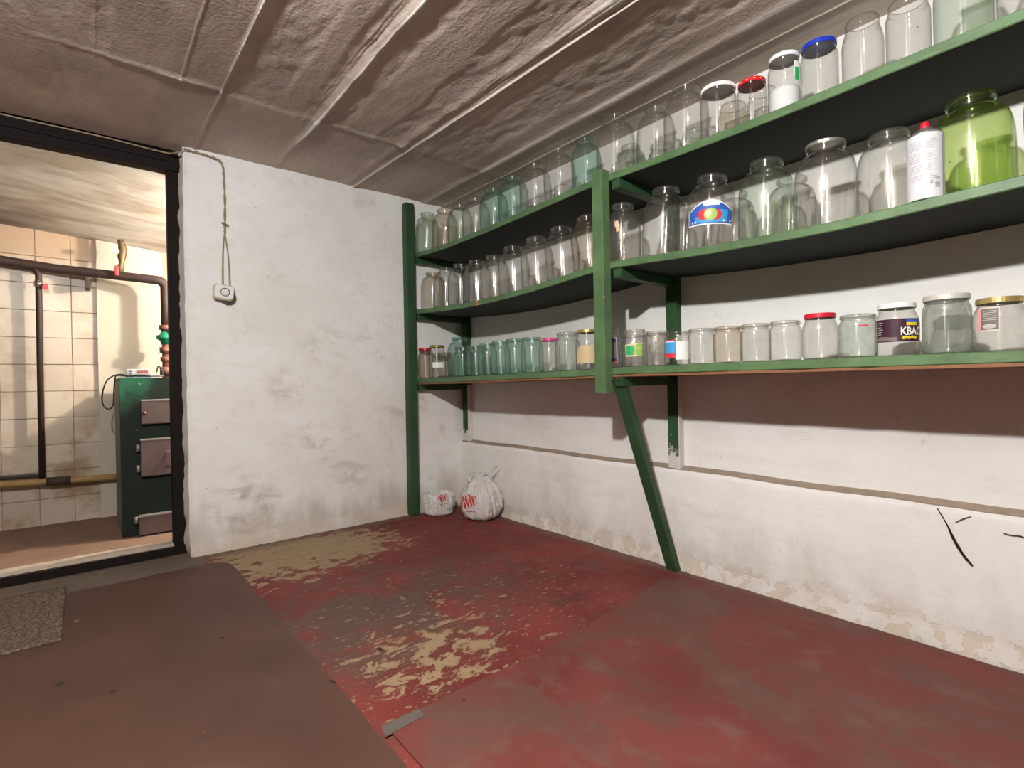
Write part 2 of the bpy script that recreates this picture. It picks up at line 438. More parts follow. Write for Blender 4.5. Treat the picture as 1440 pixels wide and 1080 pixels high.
# long crack
def crack(name, pts, widths, x):
    P = smooth_path([(0, a, b) for a, b in pts], 5); n = len(P)
    ws = np.interp(np.linspace(0, 1, n), np.linspace(0, 1, len(widths)), widths)
    vs, fs = [], []
    for i, q in enumerate(P):
        t = (P[min(i + 1, n - 1)] - P[max(i - 1, 0)]).normalized(); s = Vector((0, -t.z, t.y))
        j = random.uniform(0.85, 1.15)
        for sx, sw in ((-0.0012, 1), (0.004, 1), (0.004, -1), (-0.0012, -1)):
            v = q + s * ws[i] * sw * j; vs.append((x + sx, v.y, v.z))
    for i in range(n - 1):
        for k in range(4):
            fs.append((i * 4 + k, i * 4 + (k + 1) % 4, (i + 1) * 4 + (k + 1) % 4, (i + 1) * 4 + k))
    return mesh_obj(name, vs, fs, MAT['void'], wr)
crack('crack', [(0.372, 0.392), (0.352, 0.352), (0.338, 0.315), (0.318, 0.275), (0.298, 0.248)], [0.0006, 0.0010, 0.0034, 0.0028, 0.0014], XL - 0.004)
crack('crack', [(0.30, 0.383), (0.318, 0.372), (0.333, 0.360)], [0.0002, 0.0006, 0.0003], XL - 0.004)
crack('crack', [(0.235, 0.351), (0.222, 0.3485), (0.205, 0.350), (0.190, 0.347), (0.160, 0.352)], [0.0002, 0.0005, 0.0003], XL - 0.004)

wl = box('wall_left', (X0 - 0.1, Y0, -0.02), (X0, YB, H + 0.02), MAT['plaster_unseen_dark']); tag(wl, kind='structure')
wf = box('wall_front', (X0, Y0 - 0.1, -0.02), (XU, Y0, H + 0.02), MAT['plaster_unseen_dark']); tag(wf, kind='structure')

# doorway frame, black painted
YF = YB + 0.095
d1 = empty('door_1'); tag(d1, kind='structure')
box('jamb', (0.322, YF, 0.0), (XD + 0.008, YF + 0.06, H - 0.004), MAT['black_paint'], d1, 0.004)
box('jamb', (-0.60, YF, 0.0), (-0.545, YF + 0.06, H - 0.004), MAT['black_paint'], d1, 0.004)
box('frame_head', (-0.60, YF - 0.012, 1.776), (XD + 0.006, YF + 0.06, H - 0.002), MAT['black_paint'], d1, 0.005)
box('head_stop', (-0.545, YF - 0.02, 1.815), (0.33, YF - 0.011, 1.832), MAT['black_paint'], d1, 0.003)
MAT['sill'] = simple('worn_white_sill', (0.36, 0.31, 0.26), 0.8, var=0.3, scale=18, bump=0.5)
box('sill_riser', (-0.60, YF - 0.006, -0.01), (XD, YF + 0.02, 0.040), MAT['black_paint'], d1, 0.003)
def sill_fn(U, V):
    w = 0.010 * fbm(U * 7, U * 0 + 1.5, 3)
    return U, YF - 0.008 + V * 0.10, 0.048 + w * 0.6 - 0.010 * (V < 0.05) + 0.003 * fbm(U * 30, V * 3, 2)
grid_obj('sill_top', np.linspace(-0.60, 0.323, 90), [0.0, 0.04, 0.12, 0.4, 0.75, 1.0], sill_fn, MAT['sill'], d1)
MAT['plaster_edge'] = plaster('plaster_edge', (0.70, 0.66, 0.62), 0.6, 0.4)
# ragged plaster lip smeared against the jamb
def lip_fn(U, V):
    z = U; r = 0.016 + 0.010 * np.clip(fbm(z * 16, z * 0 + 7.7, 5) * 2, -1, 1)
    return XD + 0.012 - V * r * 1.3, YB + 0.012 + V * 0.088 + 0.004 * fbm(z * 25, V * 2, 2), z
grid_obj('plaster_lip', np.linspace(0.0, H, 160), np.linspace(0, 1, 6), lip_fn, MAT['plaster_edge'], d1)

# ------------------------------------------------------------------ boiler room beyond the doorway
YT = 3.955
fb = grid_obj('floor_boiler_room', np.linspace(-1.3, 1.5, 60), np.linspace(YB + 0.16, YT + 0.05, 30), lambda U, V: (U, V, 0.010 + 0.006 * fbm(U * 3, V * 3, 3)),
              simple('boiler_room_floor', (0.19, 0.115, 0.08), 0.8, var=0.35, scale=6, bump=0.4)); tag(fb, kind='structure')
def cb_mat():
    t = NT('sooty_whitewash'); c = t.co(); x, y, z = t.xyz(c)
    n = t.noise(t.scale(c, (0.6, 2.2, 1)), 3.5, 5, 0.6, 0.4)
    col = t.mix(t.ramp(n, 0.35, 0.7), (0.74, 0.69, 0.62), (0.48, 0.39, 0.30))
    soot = t.math('MULTIPLY', t.ramp(t.math('ADD', y, t.math('MULTIPLY', n, 0.5)), 3.72, 4.3), t.ramp(x, -0.5, 0.1, 1.0, 0.15))
    col = t.mix(t.math('MULTIPLY', soot, 0.95), col, (0.10, 0.07, 0.05))
    return t.pbr(col, 0.9, 0, t.bump(t.noise(t.scale(c, (0.5, 2, 1)), 12, 4), 0.4, 0.01), 0.15)
cbm = cb_mat()
cb = grid_obj('ceiling_boiler_room', np.linspace(-1.3, 1.5, 80), np.linspace(YB + 0.16, YT + 0.05, 40),
              lambda U, V: (U, V, 1.835 - 0.150 * (V - YB - 0.16) / (YT - YB - 0.16) - 0.075 * (U + 0.3) + 0.010 * fbm(U * 4, V * 4, 3)), cbm); tag(cb, kind='structure')
wbr = box('wall_boiler_right', (1.5, YB + 0.16, 0), (1.6, YT + 0.1, 1.9), MAT['plaster_unseen_dark']); tag(wbr, kind='structure')
wbL = box('wall_boiler_left', (-1.4, YB + 0.16, 0), (-1.3, YT + 0.1, 1.99), MAT['plaster_unseen_dark']); tag(wbL, kind='structure')

def tile_mat():
    t = NT('old_glazed_tile'); c = t.co(); oi = t.new('ShaderNodeObjectInfo')
    g = t.new('ShaderNodeNewGeometry'); p = g.outputs['Position']; x, y, z = t.xyz(p)
    n = t.noise(p, 5, 5, 0.6, 0.3)
    col = t.mix(oi.outputs['Random'], (0.53, 0.46, 0.37), (0.45, 0.38, 0.30))
    st = t.math('MULTIPLY', t.ramp(n, 0.45, 0.68), t.ramp(z, 0.1, 1.0, 1.25, 0.45))
    col = t.mix(st, col, (0.30, 0.20, 0.125))
    top = t.ramp(t.math('ADD', z, t.math('MULTIPLY', n, 0.22)), 1.53, 1.66)
    col = t.mix(t.math('MULTIPLY', top, 0.8), col, (0.38, 0.24, 0.13))
    sp = t.ramp(t.voronoi(p, 30), 0.03, 0.08, 1.0, 0.0)
    col = t.mix(t.math('MULTIPLY', sp, t.ramp(n, 0.5, 0.6)), col, (0.18, 0.10, 0.06))
    return t.pbr(col, 0.35, 0, t.bump(n, 0.15, 0.004), 0.4)
MAT['tile'] = tile_mat()
MAT['grout'] = simple('dark_grout', (0.34, 0.265, 0.195), 0.95, var=0.3, scale=20)
wt = box('wall_boiler_tiled', (-1.3, YT + 0.006, 0.0), (1.5, YT + 0.10, 1.95), MAT['grout']); tag(wt, kind='structure')
TS = 0.152
tile_me = None
for ci, cx in enumerate(np.arange(-0.640, 0.05, TS)):
    for r in range(12):
        zc = 0.065 + TS * r + TS / 2 - 0.06
        if zc + TS / 2 > 1.78: continue
        if tile_me is None:
            bm = bmesh.new(); bm_box(bm, (-TS / 2 + 0.0013, -0.007, -TS / 2 + 0.0013), (TS / 2 - 0.0013, 0.0, TS / 2 - 0.0013))
            es = [e for e in bm.edges if all(v.co.y < -0.001 for v in e.verts)]
            bmesh.ops.bevel(bm, geom=es, offset=0.0015, segments=1, affect='EDGES')
            o = bm_obj('tile', bm, MAT['tile'], wt); tile_me = o.data
        else:
            o = link('tile', tile_me, None, wt)
        o.location = (cx + TS / 2 - 0.002 + random.uniform(-0.0006, 0.0006), YT + 0.006, zc + random.uniform(-0.0008, 0.0008))
        o.rotation_euler = (random.uniform(-0.006, 0.006), random.uniform(-0.004, 0.004), random.uniform(-0.006, 0.006))
# smooth plastered pier with a rounded shoulder beside the tiles
bm = bmesh.new()
pv = [(0.083, 0.0), (0.41, 0.0), (0.41, 1.58), (0.405, 1.605), (0.392, 1.622), (0.37, 1.632), (0.083, 1.655)]
f0 = bm.faces.new([bm.verts.new((a, YT - 0.022, b)) for a, b in pv])
ex = bmesh.ops.extrude_face_region(bm, geom=[f0]); bmesh.ops.translate(bm, verts=[v for v in ex['geom'] if isinstance(v, bmesh.types.BMVert)], vec=(0, 0.04, 0))
bm_obj('pier', bm, simple('pier_plaster', (0.46, 0.41, 0.335), 0.85, var=0.16, scale=4, bump=0.3), wt)

# ------------------------------------------------------------------ shelf unit
XF = 1.535
TOP = dict(
    top=([-1.1, -0.5, 0.15, 0.318, 0.565, 0.853, 1.10, 1.30, 1.345, 1.64, 2.05, 2.44, 2.62, 2.78],
         [1.548, 1.545, 1.536, 1.535, 1.532, 1.533, 1.538, 1.545, 1.547, 1.538, 1.528, 1.527, 1.535, 1.549]),
    mid=([-1.1, -0.5, 0.154, 0.5, 0.86, 1.10, 1.29, 1.35, 1.56, 1.84, 2.08, 2.315, 2.55, 2.78],
         [1.22, 1.215, 1.188, 1.178, 1.189, 1.205, 1.217, 1.217, 1.200, 1.186, 1.182, 1.186, 1.198, 1.214]),
    low=([-1.1, 0.15, 1.27, 1.37, 2.07, 2.78], [0.8185, 0.8185, 0.8180, 0.8140, 0.8060, 0.8000]))
THK = dict(top=0.026, mid=0.026, low=0.026)
def shelf_z(s, y):
    ys_, zs_ = TOP[s]; k = np.linspace(-0.09, 0.09, 9)
    return float(np.mean(np.interp(y + k, ys_, zs_)))

unit = empty('shelf_unit', (XF, 1.29, 0)); UNI = unit
tag(unit, 'long green painted plank shelving, three shelves sagging under glass jars', 'shelves')
def uchild(o, par=None):
    o.parent = par or unit
    if par is None: o.matrix_parent_inverse = Matrix.Translation(unit.location).inverted()
    return o
def board(s, y0, y1):
    n = int(abs(y1 - y0) / 0.05) + 2
    yy = np.linspace(y0, y1, n); vs, fs = [], []
    for i, y in enumerate(yy):
        z = shelf_z(s, y); j = 0.0012 * random.uniform(-1, 1); th = THK[s]
        x1 = XU - 0.004
        c = 0.0025
        sec = [(XF + j, z - c), (XF + j + c, z), (x1, z), (x1, z - th), (XF + j + c, z - th), (XF + j, z - th + c)]
        vs += [(a, y, b) for a, b in sec]
    m = 6
    for i in range(n - 1):
        for k in range(m):
            fs.append((i * m + k, i * m + (k + 1) % m, (i + 1) * m + (k + 1) % m, (i + 1) * m + k))
    fs.append(tuple(range(m))); fs.append(tuple((n - 1) * m + k for k in range(m)))
    o = uchild(mesh_obj('shelf_board', vs, fs, MAT['green']))
    o.data.materials.append(MAT['board_underside'])
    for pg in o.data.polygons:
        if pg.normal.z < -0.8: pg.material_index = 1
    if s == 'low':
        vs, fs = [], []
        for i, y in enumerate(yy):
            z = shelf_z(s, y) - THK[s]; j = 0.003 * random.uniform(-1, 1)
            vs += [(XF + 0.004 + j, y, z), (XU - 0.004, y, z), (XU - 0.004, y, z - 0.008), (XF + 0.004 + j, y, z - 0.008)]
        for i in range(n - 1):
            for k in range(4): fs.append((i * 4 + k, i * 4 + (k + 1) % 4, (i + 1) * 4 + (k + 1) % 4, (i + 1) * 4 + k))
        fs.append((0, 1, 2, 3)); fs.append(tuple((n - 1) * 4 + k for k in range(4)))
        pl = mesh_obj('plywood_underside', vs, fs, MAT['ply'])
        pl.parent = o; pl.matrix_parent_inverse = Matrix.Identity(4)
        pl['label'] = 'bare brown plywood under the lowest shelf'
    return o
for s in ('top', 'mid', 'low'):
    board(s, 1.292, YB - 0.003); board(s, -1.05, 1.288)
def batten_mat():
    t = NT('green_batten_whitewashed_foot'); c = t.co(); x, y, z = t.xyz(c)
    n = t.noise(c, 26, 5, 0.65, 0.4)
    g = t.mix(t.noise(c, 9, 4), (0.020, 0.052, 0.020), (0.032, 0.082, 0.032))
    m = t.ramp(t.math('ADD', z, t.math('MULTIPLY', n, -0.22)), 0.345, 0.375, 1.0, 0.0)
    side = t.math('MULTIPLY', t.ramp(n, 0.62, 0.66), t.ramp(z, 0.55, 0.72, 1.0, 0.0))
    return t.pbr(t.mix(t.math('MAXIMUM', m, side), g, (0.60, 0.58, 0.54)), 0.7, 0, t.bump(n, 0.4, 0.004), 0.3)
MAT['batten'] = batten_mat()
# corner post, hanging front post, strut, bearers, wall battens
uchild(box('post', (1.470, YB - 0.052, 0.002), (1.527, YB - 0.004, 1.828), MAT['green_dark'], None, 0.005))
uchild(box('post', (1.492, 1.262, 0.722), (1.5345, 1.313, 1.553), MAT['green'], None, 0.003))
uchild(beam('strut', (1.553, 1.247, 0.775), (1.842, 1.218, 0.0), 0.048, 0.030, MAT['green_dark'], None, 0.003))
for s in ('top', 'mid', 'low'):
    for y in (1.236, 2.738):
        z = shelf_z(s, y) - THK[s] - (0.010 if s == 'low' else 0.002)
        hh = 0.034
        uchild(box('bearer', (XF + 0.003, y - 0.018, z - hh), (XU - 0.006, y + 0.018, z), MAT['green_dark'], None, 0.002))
uchild(box('wall_batten', (1.868, 1.203, 0.405), (XU + 0.006, 1.252, 1.515), MAT['batten'], None, 0.003))
uchild(box('wall_batten', (1.868, 2.700, 0.405), (XU + 0.006, 2.752, 1.515), MAT['batten'], None, 0.003))
MAT['whitewash'] = simple('whitewash_drips', (0.62, 0.60, 0.56), 0.9, var=0.15, scale=20, bump=0.4)
uchild(box('whitewash_smear', (1.870, 1.2000, 0.404), (XU, 1.2035, 0.95), MAT['whitewash'], None, 0.001))
uchild(box('whitewash_smear', (1.870, 2.6970, 0.404), (XU, 2.7005, 0.76), MAT['whitewash'], None, 0.001))
tri = bmesh.new()
fv = [tri.verts.new(v) for v in ((1.5345, 2.126, 1.1815), (1.5345, 2.108, 1.181), (1.5345, 2.113, 1.158), (1.5345, 2.119, 1.158))]
tf = tri.faces.new(fv); ex = bmesh.ops.extrude_face_region(tri, geom=[tf]); bmesh.ops.translate(tri, verts=[v for v in ex['geom'] if isinstance(v, bmesh.types.BMVert)], vec=(-0.0012, 0, 0))
uchild(bm_obj('paint_drip', tri, simple('orange_primer', (0.55, 0.14, 0.05), 0.6)))

# ------------------------------------------------------------------ glass
def glass(name, tint, dust=0.07, dustcol=(0.62, 0.60, 0.56), edge=0.42, streak=0.38):
    t = NT(name); c = t.co()
    lw = t.new('ShaderNodeLayerWeight'); lw.inputs[0].default_value = 0.5
    fac = lw.outputs['Facing']
    e3 = t.math('POWER', fac, 3.0); e5 = t.math('POWER', fac, 5.0)
    col = t.mix(t.math('POWER', fac, 2.4), tint, tuple(k ** 2.2 * edge for k in tint))
    tr = t.new('ShaderNodeBsdfTransparent'); t.set(tr.inputs[0], col)
    wav = t.noise(t.scale(c, (1, 1, 1.6)), 26, 2, 0.4)
    nm = t.bump(wav, 0.14, 0.004)
    gl = t.new('ShaderNodeBsdfAnisotropic'); gl.inputs['Roughness'].default_value = 0.04
    t.set(gl.inputs['Color'], (1, 1, 1)); t.set(gl.inputs['Normal'], nm)
    tg = t.new('ShaderNodeTangent', direction_type='RADIAL', axis='Z')
    g2 = t.new('ShaderNodeBsdfAnisotropic'); g2.inputs['Roughness'].default_value = 0.20
    g2.inputs['Anisotropy'].default_value = 0.62; t.set(g2.inputs['Tangent'], tg.outputs[0])
    mg = t.new('ShaderNodeMixShader'); mg.inputs[0].default_value = streak
    t.t.links.new(gl.outputs[0], mg.inputs[1]); t.t.links.new(g2.outputs[0], mg.inputs[2])
    m1 = t.new('ShaderNodeMixShader'); t.set(m1.inputs[0], t.math('ADD', t.math('MULTIPLY', e5, 0.72), 0.085))
    t.t.links.new(tr.outputs[0], m1.inputs[1]); t.t.links.new(mg.outputs[0], m1.inputs[2])
    df = t.new('ShaderNodeBsdfDiffuse'); t.set(df.inputs[0], dustcol)
    tl = t.new('ShaderNodeBsdfTranslucent'); t.set(tl.inputs[0], dustcol)
    md = t.new('ShaderNodeMixShader'); md.inputs[0].default_value = 0.45
    t.t.links.new(df.outputs[0], md.inputs[1]); t.t.links.new(tl.outputs[0], md.inputs[2])
    dn = t.ramp(t.noise(c, 14, 5, 0.6), 0.30, 0.75, dust * 0.45, dust * 1.6)
    m2 = t.new('ShaderNodeMixShader'); t.set(m2.inputs[0], dn)
    t.t.links.new(m1.outputs[0], m2.inputs[1]); t.t.links.new(md.outputs[0], m2.inputs[2])
    return t.surf(m2.outputs[0])
GL = dict(
    clear=glass('clear_glass', (0.93, 0.925, 0.91), 0.03),
    dusty=glass('dusty_glass', (0.90, 0.895, 0.87), 0.075),
    hazy=glass('hazy_glass', (0.86, 0.89, 0.85), 0.27, (0.56, 0.60, 0.55)),
    brown=glass('brownish_glass', (0.89, 0.85, 0.78), 0.055, (0.58, 0.49, 0.38)),
    pale=glass('pale_green_glass', (0.85, 0.90, 0.84), 0.045, (0.55, 0.60, 0.50)),
    teal=glass('teal_glass', (0.72, 0.86, 0.81), 0.055, (0.42, 0.58, 0.53)),
    lime=glass('lime_green_glass', (0.76, 0.86, 0.52), 0.03, (0.30, 0.45, 0.10)))

def jar_profile(kind, Hh, R):
    if kind == 'balloon':      # three-litre bottle-shaped jar
        rn = R * 0.555
        pts = [(0.0, 0.006), (R * 0.70, 0.004), (R * 0.80, 0.0), (R * 0.90, 0.003), (R * 0.97, 0.012), (R * 0.995, 0.03)]
        pts += [(R, 0.055), (R, 0.40 * Hh), (R, 0.56 * Hh)]
        for a in np.linspace(0.12, 1, 9):
            th = a * math.pi / 2 * 0.90
            pts.append((rn * 1.0 + (R - rn) * math.cos(th) ** 0.85 if th < 1.5 else rn, (0.56 + 0.315 * math.sin(th) / math.sin(math.pi / 2 * 0.90)) * Hh))
        pts[-1] = (rn * 1.02, 0.875 * Hh)
        pts += [(rn, 0.895 * Hh), (rn, 0.925 * Hh), (rn * 1.02, 0.935 * Hh), (rn * 1.10, 0.942 * Hh), (rn * 1.12, 0.955 * Hh), (rn * 1.12, 0.985 * Hh), (rn * 1.08, Hh), (rn * 0.99, Hh), (rn * 0.95, 0.985 * Hh), (rn * 0.93, 0.93 * Hh)]
    elif kind == 'litre':      # straight one-litre jar
        rn = R * 0.80
        pts = [(0.0, 0.005), (R * 0.78, 0.003), (R * 0.88, 0.0), (R * 0.96, 0.004), (R, 0.014), (R, 0.30 * Hh), (R, 0.68 * Hh), (R * 0.985, 0.73 * Hh), (R * 0.94, 0.78 * Hh), (R * 0.86, 0.82 * Hh), (rn, 0.85 * Hh), (rn, 0.90 * Hh), (rn * 1.06, 0.91 * Hh), (rn * 1.09, 0.93 * Hh), (rn * 1.09, 0.975 * Hh), (rn * 1.05, Hh), (rn * 0.98, Hh), (rn * 0.94, 0.97 * Hh), (rn * 0.94, 0.90 * Hh)]
    elif kind == 'half':       # half-litre jar, wide mouth
        rn = R * 0.875
        pts = [(0.0, 0.005), (R * 0.76, 0.003), (R * 0.86, 0.0), (R * 0.95, 0.005), (R, 0.016), (R, 0.40 * Hh), (R, 0.72 * Hh), (R * 0.98, 0.79 * Hh), (R * 0.92, 0.84 * Hh), (rn, 0.87 * Hh), (rn, 0.90 * Hh), (rn * 1.06, 0.91 * Hh), (rn * 1.075, 0.94 * Hh), (rn * 1.06, 0.985 * Hh), (rn * 1.01, Hh), (rn * 0.96, 0.985 * Hh), (rn * 0.95, 0.90 * Hh)]
    elif kind == 'twist':      # sloping shoulders, screw neck
        rn = R * 0.80
        pts = [(0.0, 0.005), (R * 0.78, 0.003), (R * 0.88, 0.0), (R * 0.97, 0.006), (R, 0.018), (R, 0.35 * Hh), (R, 0.62 * Hh), (R * 0.985, 0.68 * Hh), (R * 0.93, 0.76 * Hh), (R * 0.85, 0.83 * Hh), (rn, 0.87 * Hh), (rn, 0.885 * Hh), (rn * 1.03, 0.90 * Hh), (rn, 0.915 * Hh), (rn * 1.03, 0.935 * Hh), (rn, 0.95 * Hh), (rn * 1.02, 0.985 * Hh), (rn * 0.98, Hh), (rn * 0.93, 0.98 * Hh)]
    else:                      # 'tall' straight food jar with wide mouth
        rn = R * 0.86
        pts = [(0.0, 0.005), (R * 0.80, 0.003), (R * 0.90, 0.0), (R * 0.97, 0.005), (R, 0.016), (R, 0.40 * Hh), (R, 0.76 * Hh), (R * 0.985, 0.81 * Hh), (R * 0.93, 0.855 * Hh), (rn, 0.885 * Hh), (rn, 0.905 * Hh), (rn * 1.045, 0.92 * Hh), (rn * 1.045, 0.945 * Hh), (rn, 0.955 * Hh), (rn * 1.03, 0.975 * Hh), (rn * 0.99, Hh), (rn * 0.95, 0.98 * Hh)]
    return pts, rn
_jar_cache = {}
def jar_mesh(kind, Hh, R, tint):
    key = (kind, round(Hh, 3), round(R, 4), tint)
    if key not in _jar_cache:
        pts, rn = jar_profile(kind, Hh, R)
        v, f = lathe([(max(r, 0.0006), z) for r, z in pts], 40)
        me = bpy.data.meshes.new('glass_jar'); me.from_pydata(v, [], f)
        bm = bmesh.new(); bm.from_mesh(me); bmesh.ops.recalc_face_normals(bm, faces=bm.faces); bm.to_mesh(me); bm.free()
        me.polygons.foreach_set('use_smooth', [True] * len(me.polygons))
        me.materials.append(GL[tint]); _jar_cache[key] = (me, rn)
    return _jar_cache[key]

def patch(name, R, a0, a1, lo, hi, mat, parent, n=18, thick=0.0005):
    """curved label on a jar: lo/hi are heights or functions of t in 0..1"""
    fl = lo if callable(lo) else (lambda t: lo)
    fh = hi if callable(hi) else (lambda t: hi)
    vs, fs = [], []
    for i in range(n + 1):
        t = i / n; a = a0 + (a1 - a0) * t
        for rr, zz in ((R + thick, fl(t)), (R + thick, fh(t)), (R, fh(t)), (R, fl(t))):
            vs.append((rr * math.cos(a), rr * math.sin(a), zz))
    for i in range(n):
        for k in range(4): fs.append((i * 4 + k, i * 4 + (k + 1) % 4, (i + 1) * 4 + (k + 1) % 4, (i + 1) * 4 + k))
    fs.append((0, 1, 2, 3)); fs.append(tuple(n * 4 + k for k in range(4)))
    return mesh_obj(name, vs, fs, mat, parent, False)

def flat(name, col, rough=0.55, metal=0.0, spec=0.4): return simple(name, col, rough, metal, spec, 0.06, 60)
INK = dict(paper=flat('paper_greyish', (0.55, 0.50, 0.44)), white=flat('paper_white', (0.80, 0.80, 0.78)), cream=flat('paper_cream', (0.66, 0.55, 0.36)), blue=flat('ink_blue', (0.03, 0.10, 0.42)), lblue=flat('ink_light_blue', (0.05, 0.30, 0.62)),
           red=flat('ink_red', (0.62, 0.03, 0.05)), green=flat('ink_green', (0.02, 0.36, 0.10)), lgreen=flat('ink_leaf_green', (0.30, 0.50, 0.10)), yellow=flat('ink_yellow', (0.75, 0.55, 0.03)),
           purple=flat('ink_purple', (0.040, 0.007, 0.020)), navy=flat('ink_navy', (0.02, 0.03, 0.13)), grey=flat('ink_grey', (0.16, 0.13, 0.12)), lgrey=flat('ink_light_grey', (0.42, 0.42, 0.42)),
           beige=flat('paper_beige', (0.55, 0.42, 0.24)), pink=flat('ink_pink', (0.62, 0.30, 0.26)), apricot=flat('paper_apricot', (0.68, 0.48, 0.32)), black=flat('ink_black', (0.012, 0.012, 0.012)))
LID = dict(red=flat('lid_red', (0.55, 0.012, 0.03), 0.35), white=flat('lid_white', (0.78, 0.80, 0.80), 0.4), blue=flat('lid_blue', (0.01, 0.035, 0.45), 0.35),
           gold=flat('lid_gold', (0.55, 0.42, 0.16), 0.35, 0.7), tin=flat('lid_tin', (0.55, 0.53, 0.50), 0.35, 0.8), olive=flat('lid_olive', (0.25, 0.19, 0.03), 0.4, 0.3), grey=flat('lid_grey', (0.55, 0.54, 0.49), 0.5, 0.2))
def motley_mat():
    t = NT('lid_fruit_print'); c = t.co()
    v = t.new('ShaderNodeTexVoronoi'); t.set(v.inputs['Vector'], c); v.inputs['Scale'].default_value = 55
    hs = t.new('ShaderNodeHueSaturation'); hs.inputs['Saturation'].default_value = 1.6; hs.inputs['Value'].default_value = 0.75
    t.set(hs.inputs['Color'], v.outputs['Color'])
    return t.pbr(t.mix(0.35, hs.outputs[0], (0.55, 0.10, 0.04)), 0.4)
LID['motley'] = motley_mat()

ORD = ['', 'first', 'second', 'third', 'fourth', 'fifth', 'sixth', 'seventh', 'eighth', 'ninth', 'tenth', 'eleventh', 'twelfth', 'thirteenth', 'fourteenth', 'fifteenth']
JARS = {}
def jar(key, shelf, yref, X, kind, Hh, R, tint, label, group, lid=None, xref=1.625):
    Y = yref * X / xref
    me, rn = jar_mesh(kind, Hh, R, tint)
    o = link('glass_jar', me)
    z0 = shelf_z(shelf, Y)
    sl = math.atan2(shelf_z(shelf, Y + 0.03) - shelf_z(shelf, Y - 0.03), 0.06)
    lift = max(shelf_z(shelf, Y + d) - z0 - math.tan(sl) * d for d in np.linspace(-0.9 * R, 0.9 * R, 9))
    o.location = (X, Y, z0 + max(0.0, lift) + 0.0010)
    o.rotation_euler = (sl, 0, 0)
    tag(o, label, 'jar', group)
    if lid:
        r = rn * (1.08 if kind != 'balloon' else 1.16); hl = 0.013 if lid not in ('tin',) else 0.010
        pts = [(r * 0.97, Hh - hl + 0.002), (r, Hh - hl + 0.0025), (r, Hh - 0.0005), (r * 0.985, Hh + 0.0015), (r * 0.95, Hh + 0.002), (r * 0.90, Hh + 0.0008), (0.0008, Hh + 0.0008)]
        v, f = lathe(pts, 36)
        mesh_obj('lid', v, f, LID[lid], o, False)
    o['facing'] = math.atan2(-Y, -X)
    JARS[key] = (o, R, Hh, math.atan2(-Y, -X))
    return o

G3T, G3M = 'jars on the top shelf', 'jars on the middle shelf'
GL_ = 'jars on the bottom shelf'
# --- top shelf, from the corner post to the front post
spec = [(2.750, 1.595, 'pale', 'pale green three-litre jar'), (2.548, 1.622, 'brown', 'pinkish clear three-litre jar'), (2.388, 1.628, 'pale', 'greenish three-litre jar'), (2.236, 1.632, 'clear', 'clear three-litre jar'),
        (2.080, 1.626, 'teal', 'teal-tinted three-litre jar'), (1.925, 1.62, 'teal', 'teal-tinted three-litre jar'), (1.767, 1.622, 'clear', 'clear three-litre jar'), (1.609, 1.62, 'clear', 'clear three-litre jar'), (1.452, 1.645, 'teal', 'teal-tinted three-litre jar')]
for i, (y, X, tn, d) in enumerate(spec):
    hh = [0.232, 0.226, 0.220, 0.214, 0.214, 0.220, 0.224, 0.230, 0.232][i]
    jar(f'J{i+1}', 'top', y, X, 'balloon', hh, [0.0665, 0.072, 0.070, 0.0735, 0.0735, 0.0735, 0.0735, 0.070, 0.0635][i], tn, f'{d}, {ORD[i+1]} from the corner post along the top shelf', G3T)
jar('J10', 'top', 1.306, 1.615, 'balloon', 0.244, 0.0740, 'clear', 'round clear three-litre jar on the top shelf, just above the front post', G3T)
jar('J11', 'top', 1.123, 1.680, 'balloon', 0.244, 0.0700, 'clear', 'clear three-litre jar on the top shelf, second beyond the front post', G3T)
jar('J12', 'top', 0.998, 1.635, 'balloon', 0.240, 0.0750, 'clear', 'clear three-litre jar on the top shelf, beside the small white-lidded jar', G3T)
jar('J13', 'top', 0.879, 1.595, 'tall', 0.165, 0.0550, 'clear', 'squat clear jar with ribbed white plastic lid on the top shelf', G3T, 'white')
jar('J14', 'top', 0.767, 1.622, 'tall', 0.152, 0.0430, 'clear', 'narrow clear jar with red lid on the top shelf', G3T, 'red')
jar('J15', 'top', 0.670, 1.622, 'tall', 0.182, 0.0440, 'clear', 'tall white-lidded jar holding something white, on the top shelf', G3T, 'white')
jar('J16', 'top', 0.574, 1.622, 'tall', 0.171, 0.0470, 'dusty', 'clear jar with bright blue lid on the top shelf', G3T, 'blue')
jar('J17', 'top', 0.467, 1.622, 'twist', 0.182, 0.0480, 'dusty', 'open ring-necked dusty jar beside the blue-lidded jar', G3T)
jar('J18', 'top', 0.368, 1.622, 'tall', 0.174, 0.0465, 'dusty', 'open wide-mouthed jar, second beyond the blue lid on top shelf', G3T)
jar('J19', 'top', 0.262, 1.640, 'balloon', 0.236, 0.0560, 'pale', 'greenish jar beyond the two open food jars, neck near ceiling', G3T)
jar('J20', 'top', 0.148, 1.640, 'balloon', 0.236, 0.0555, 'clear', 'clear jar on the top shelf, next beyond the greenish end jar', G3T)
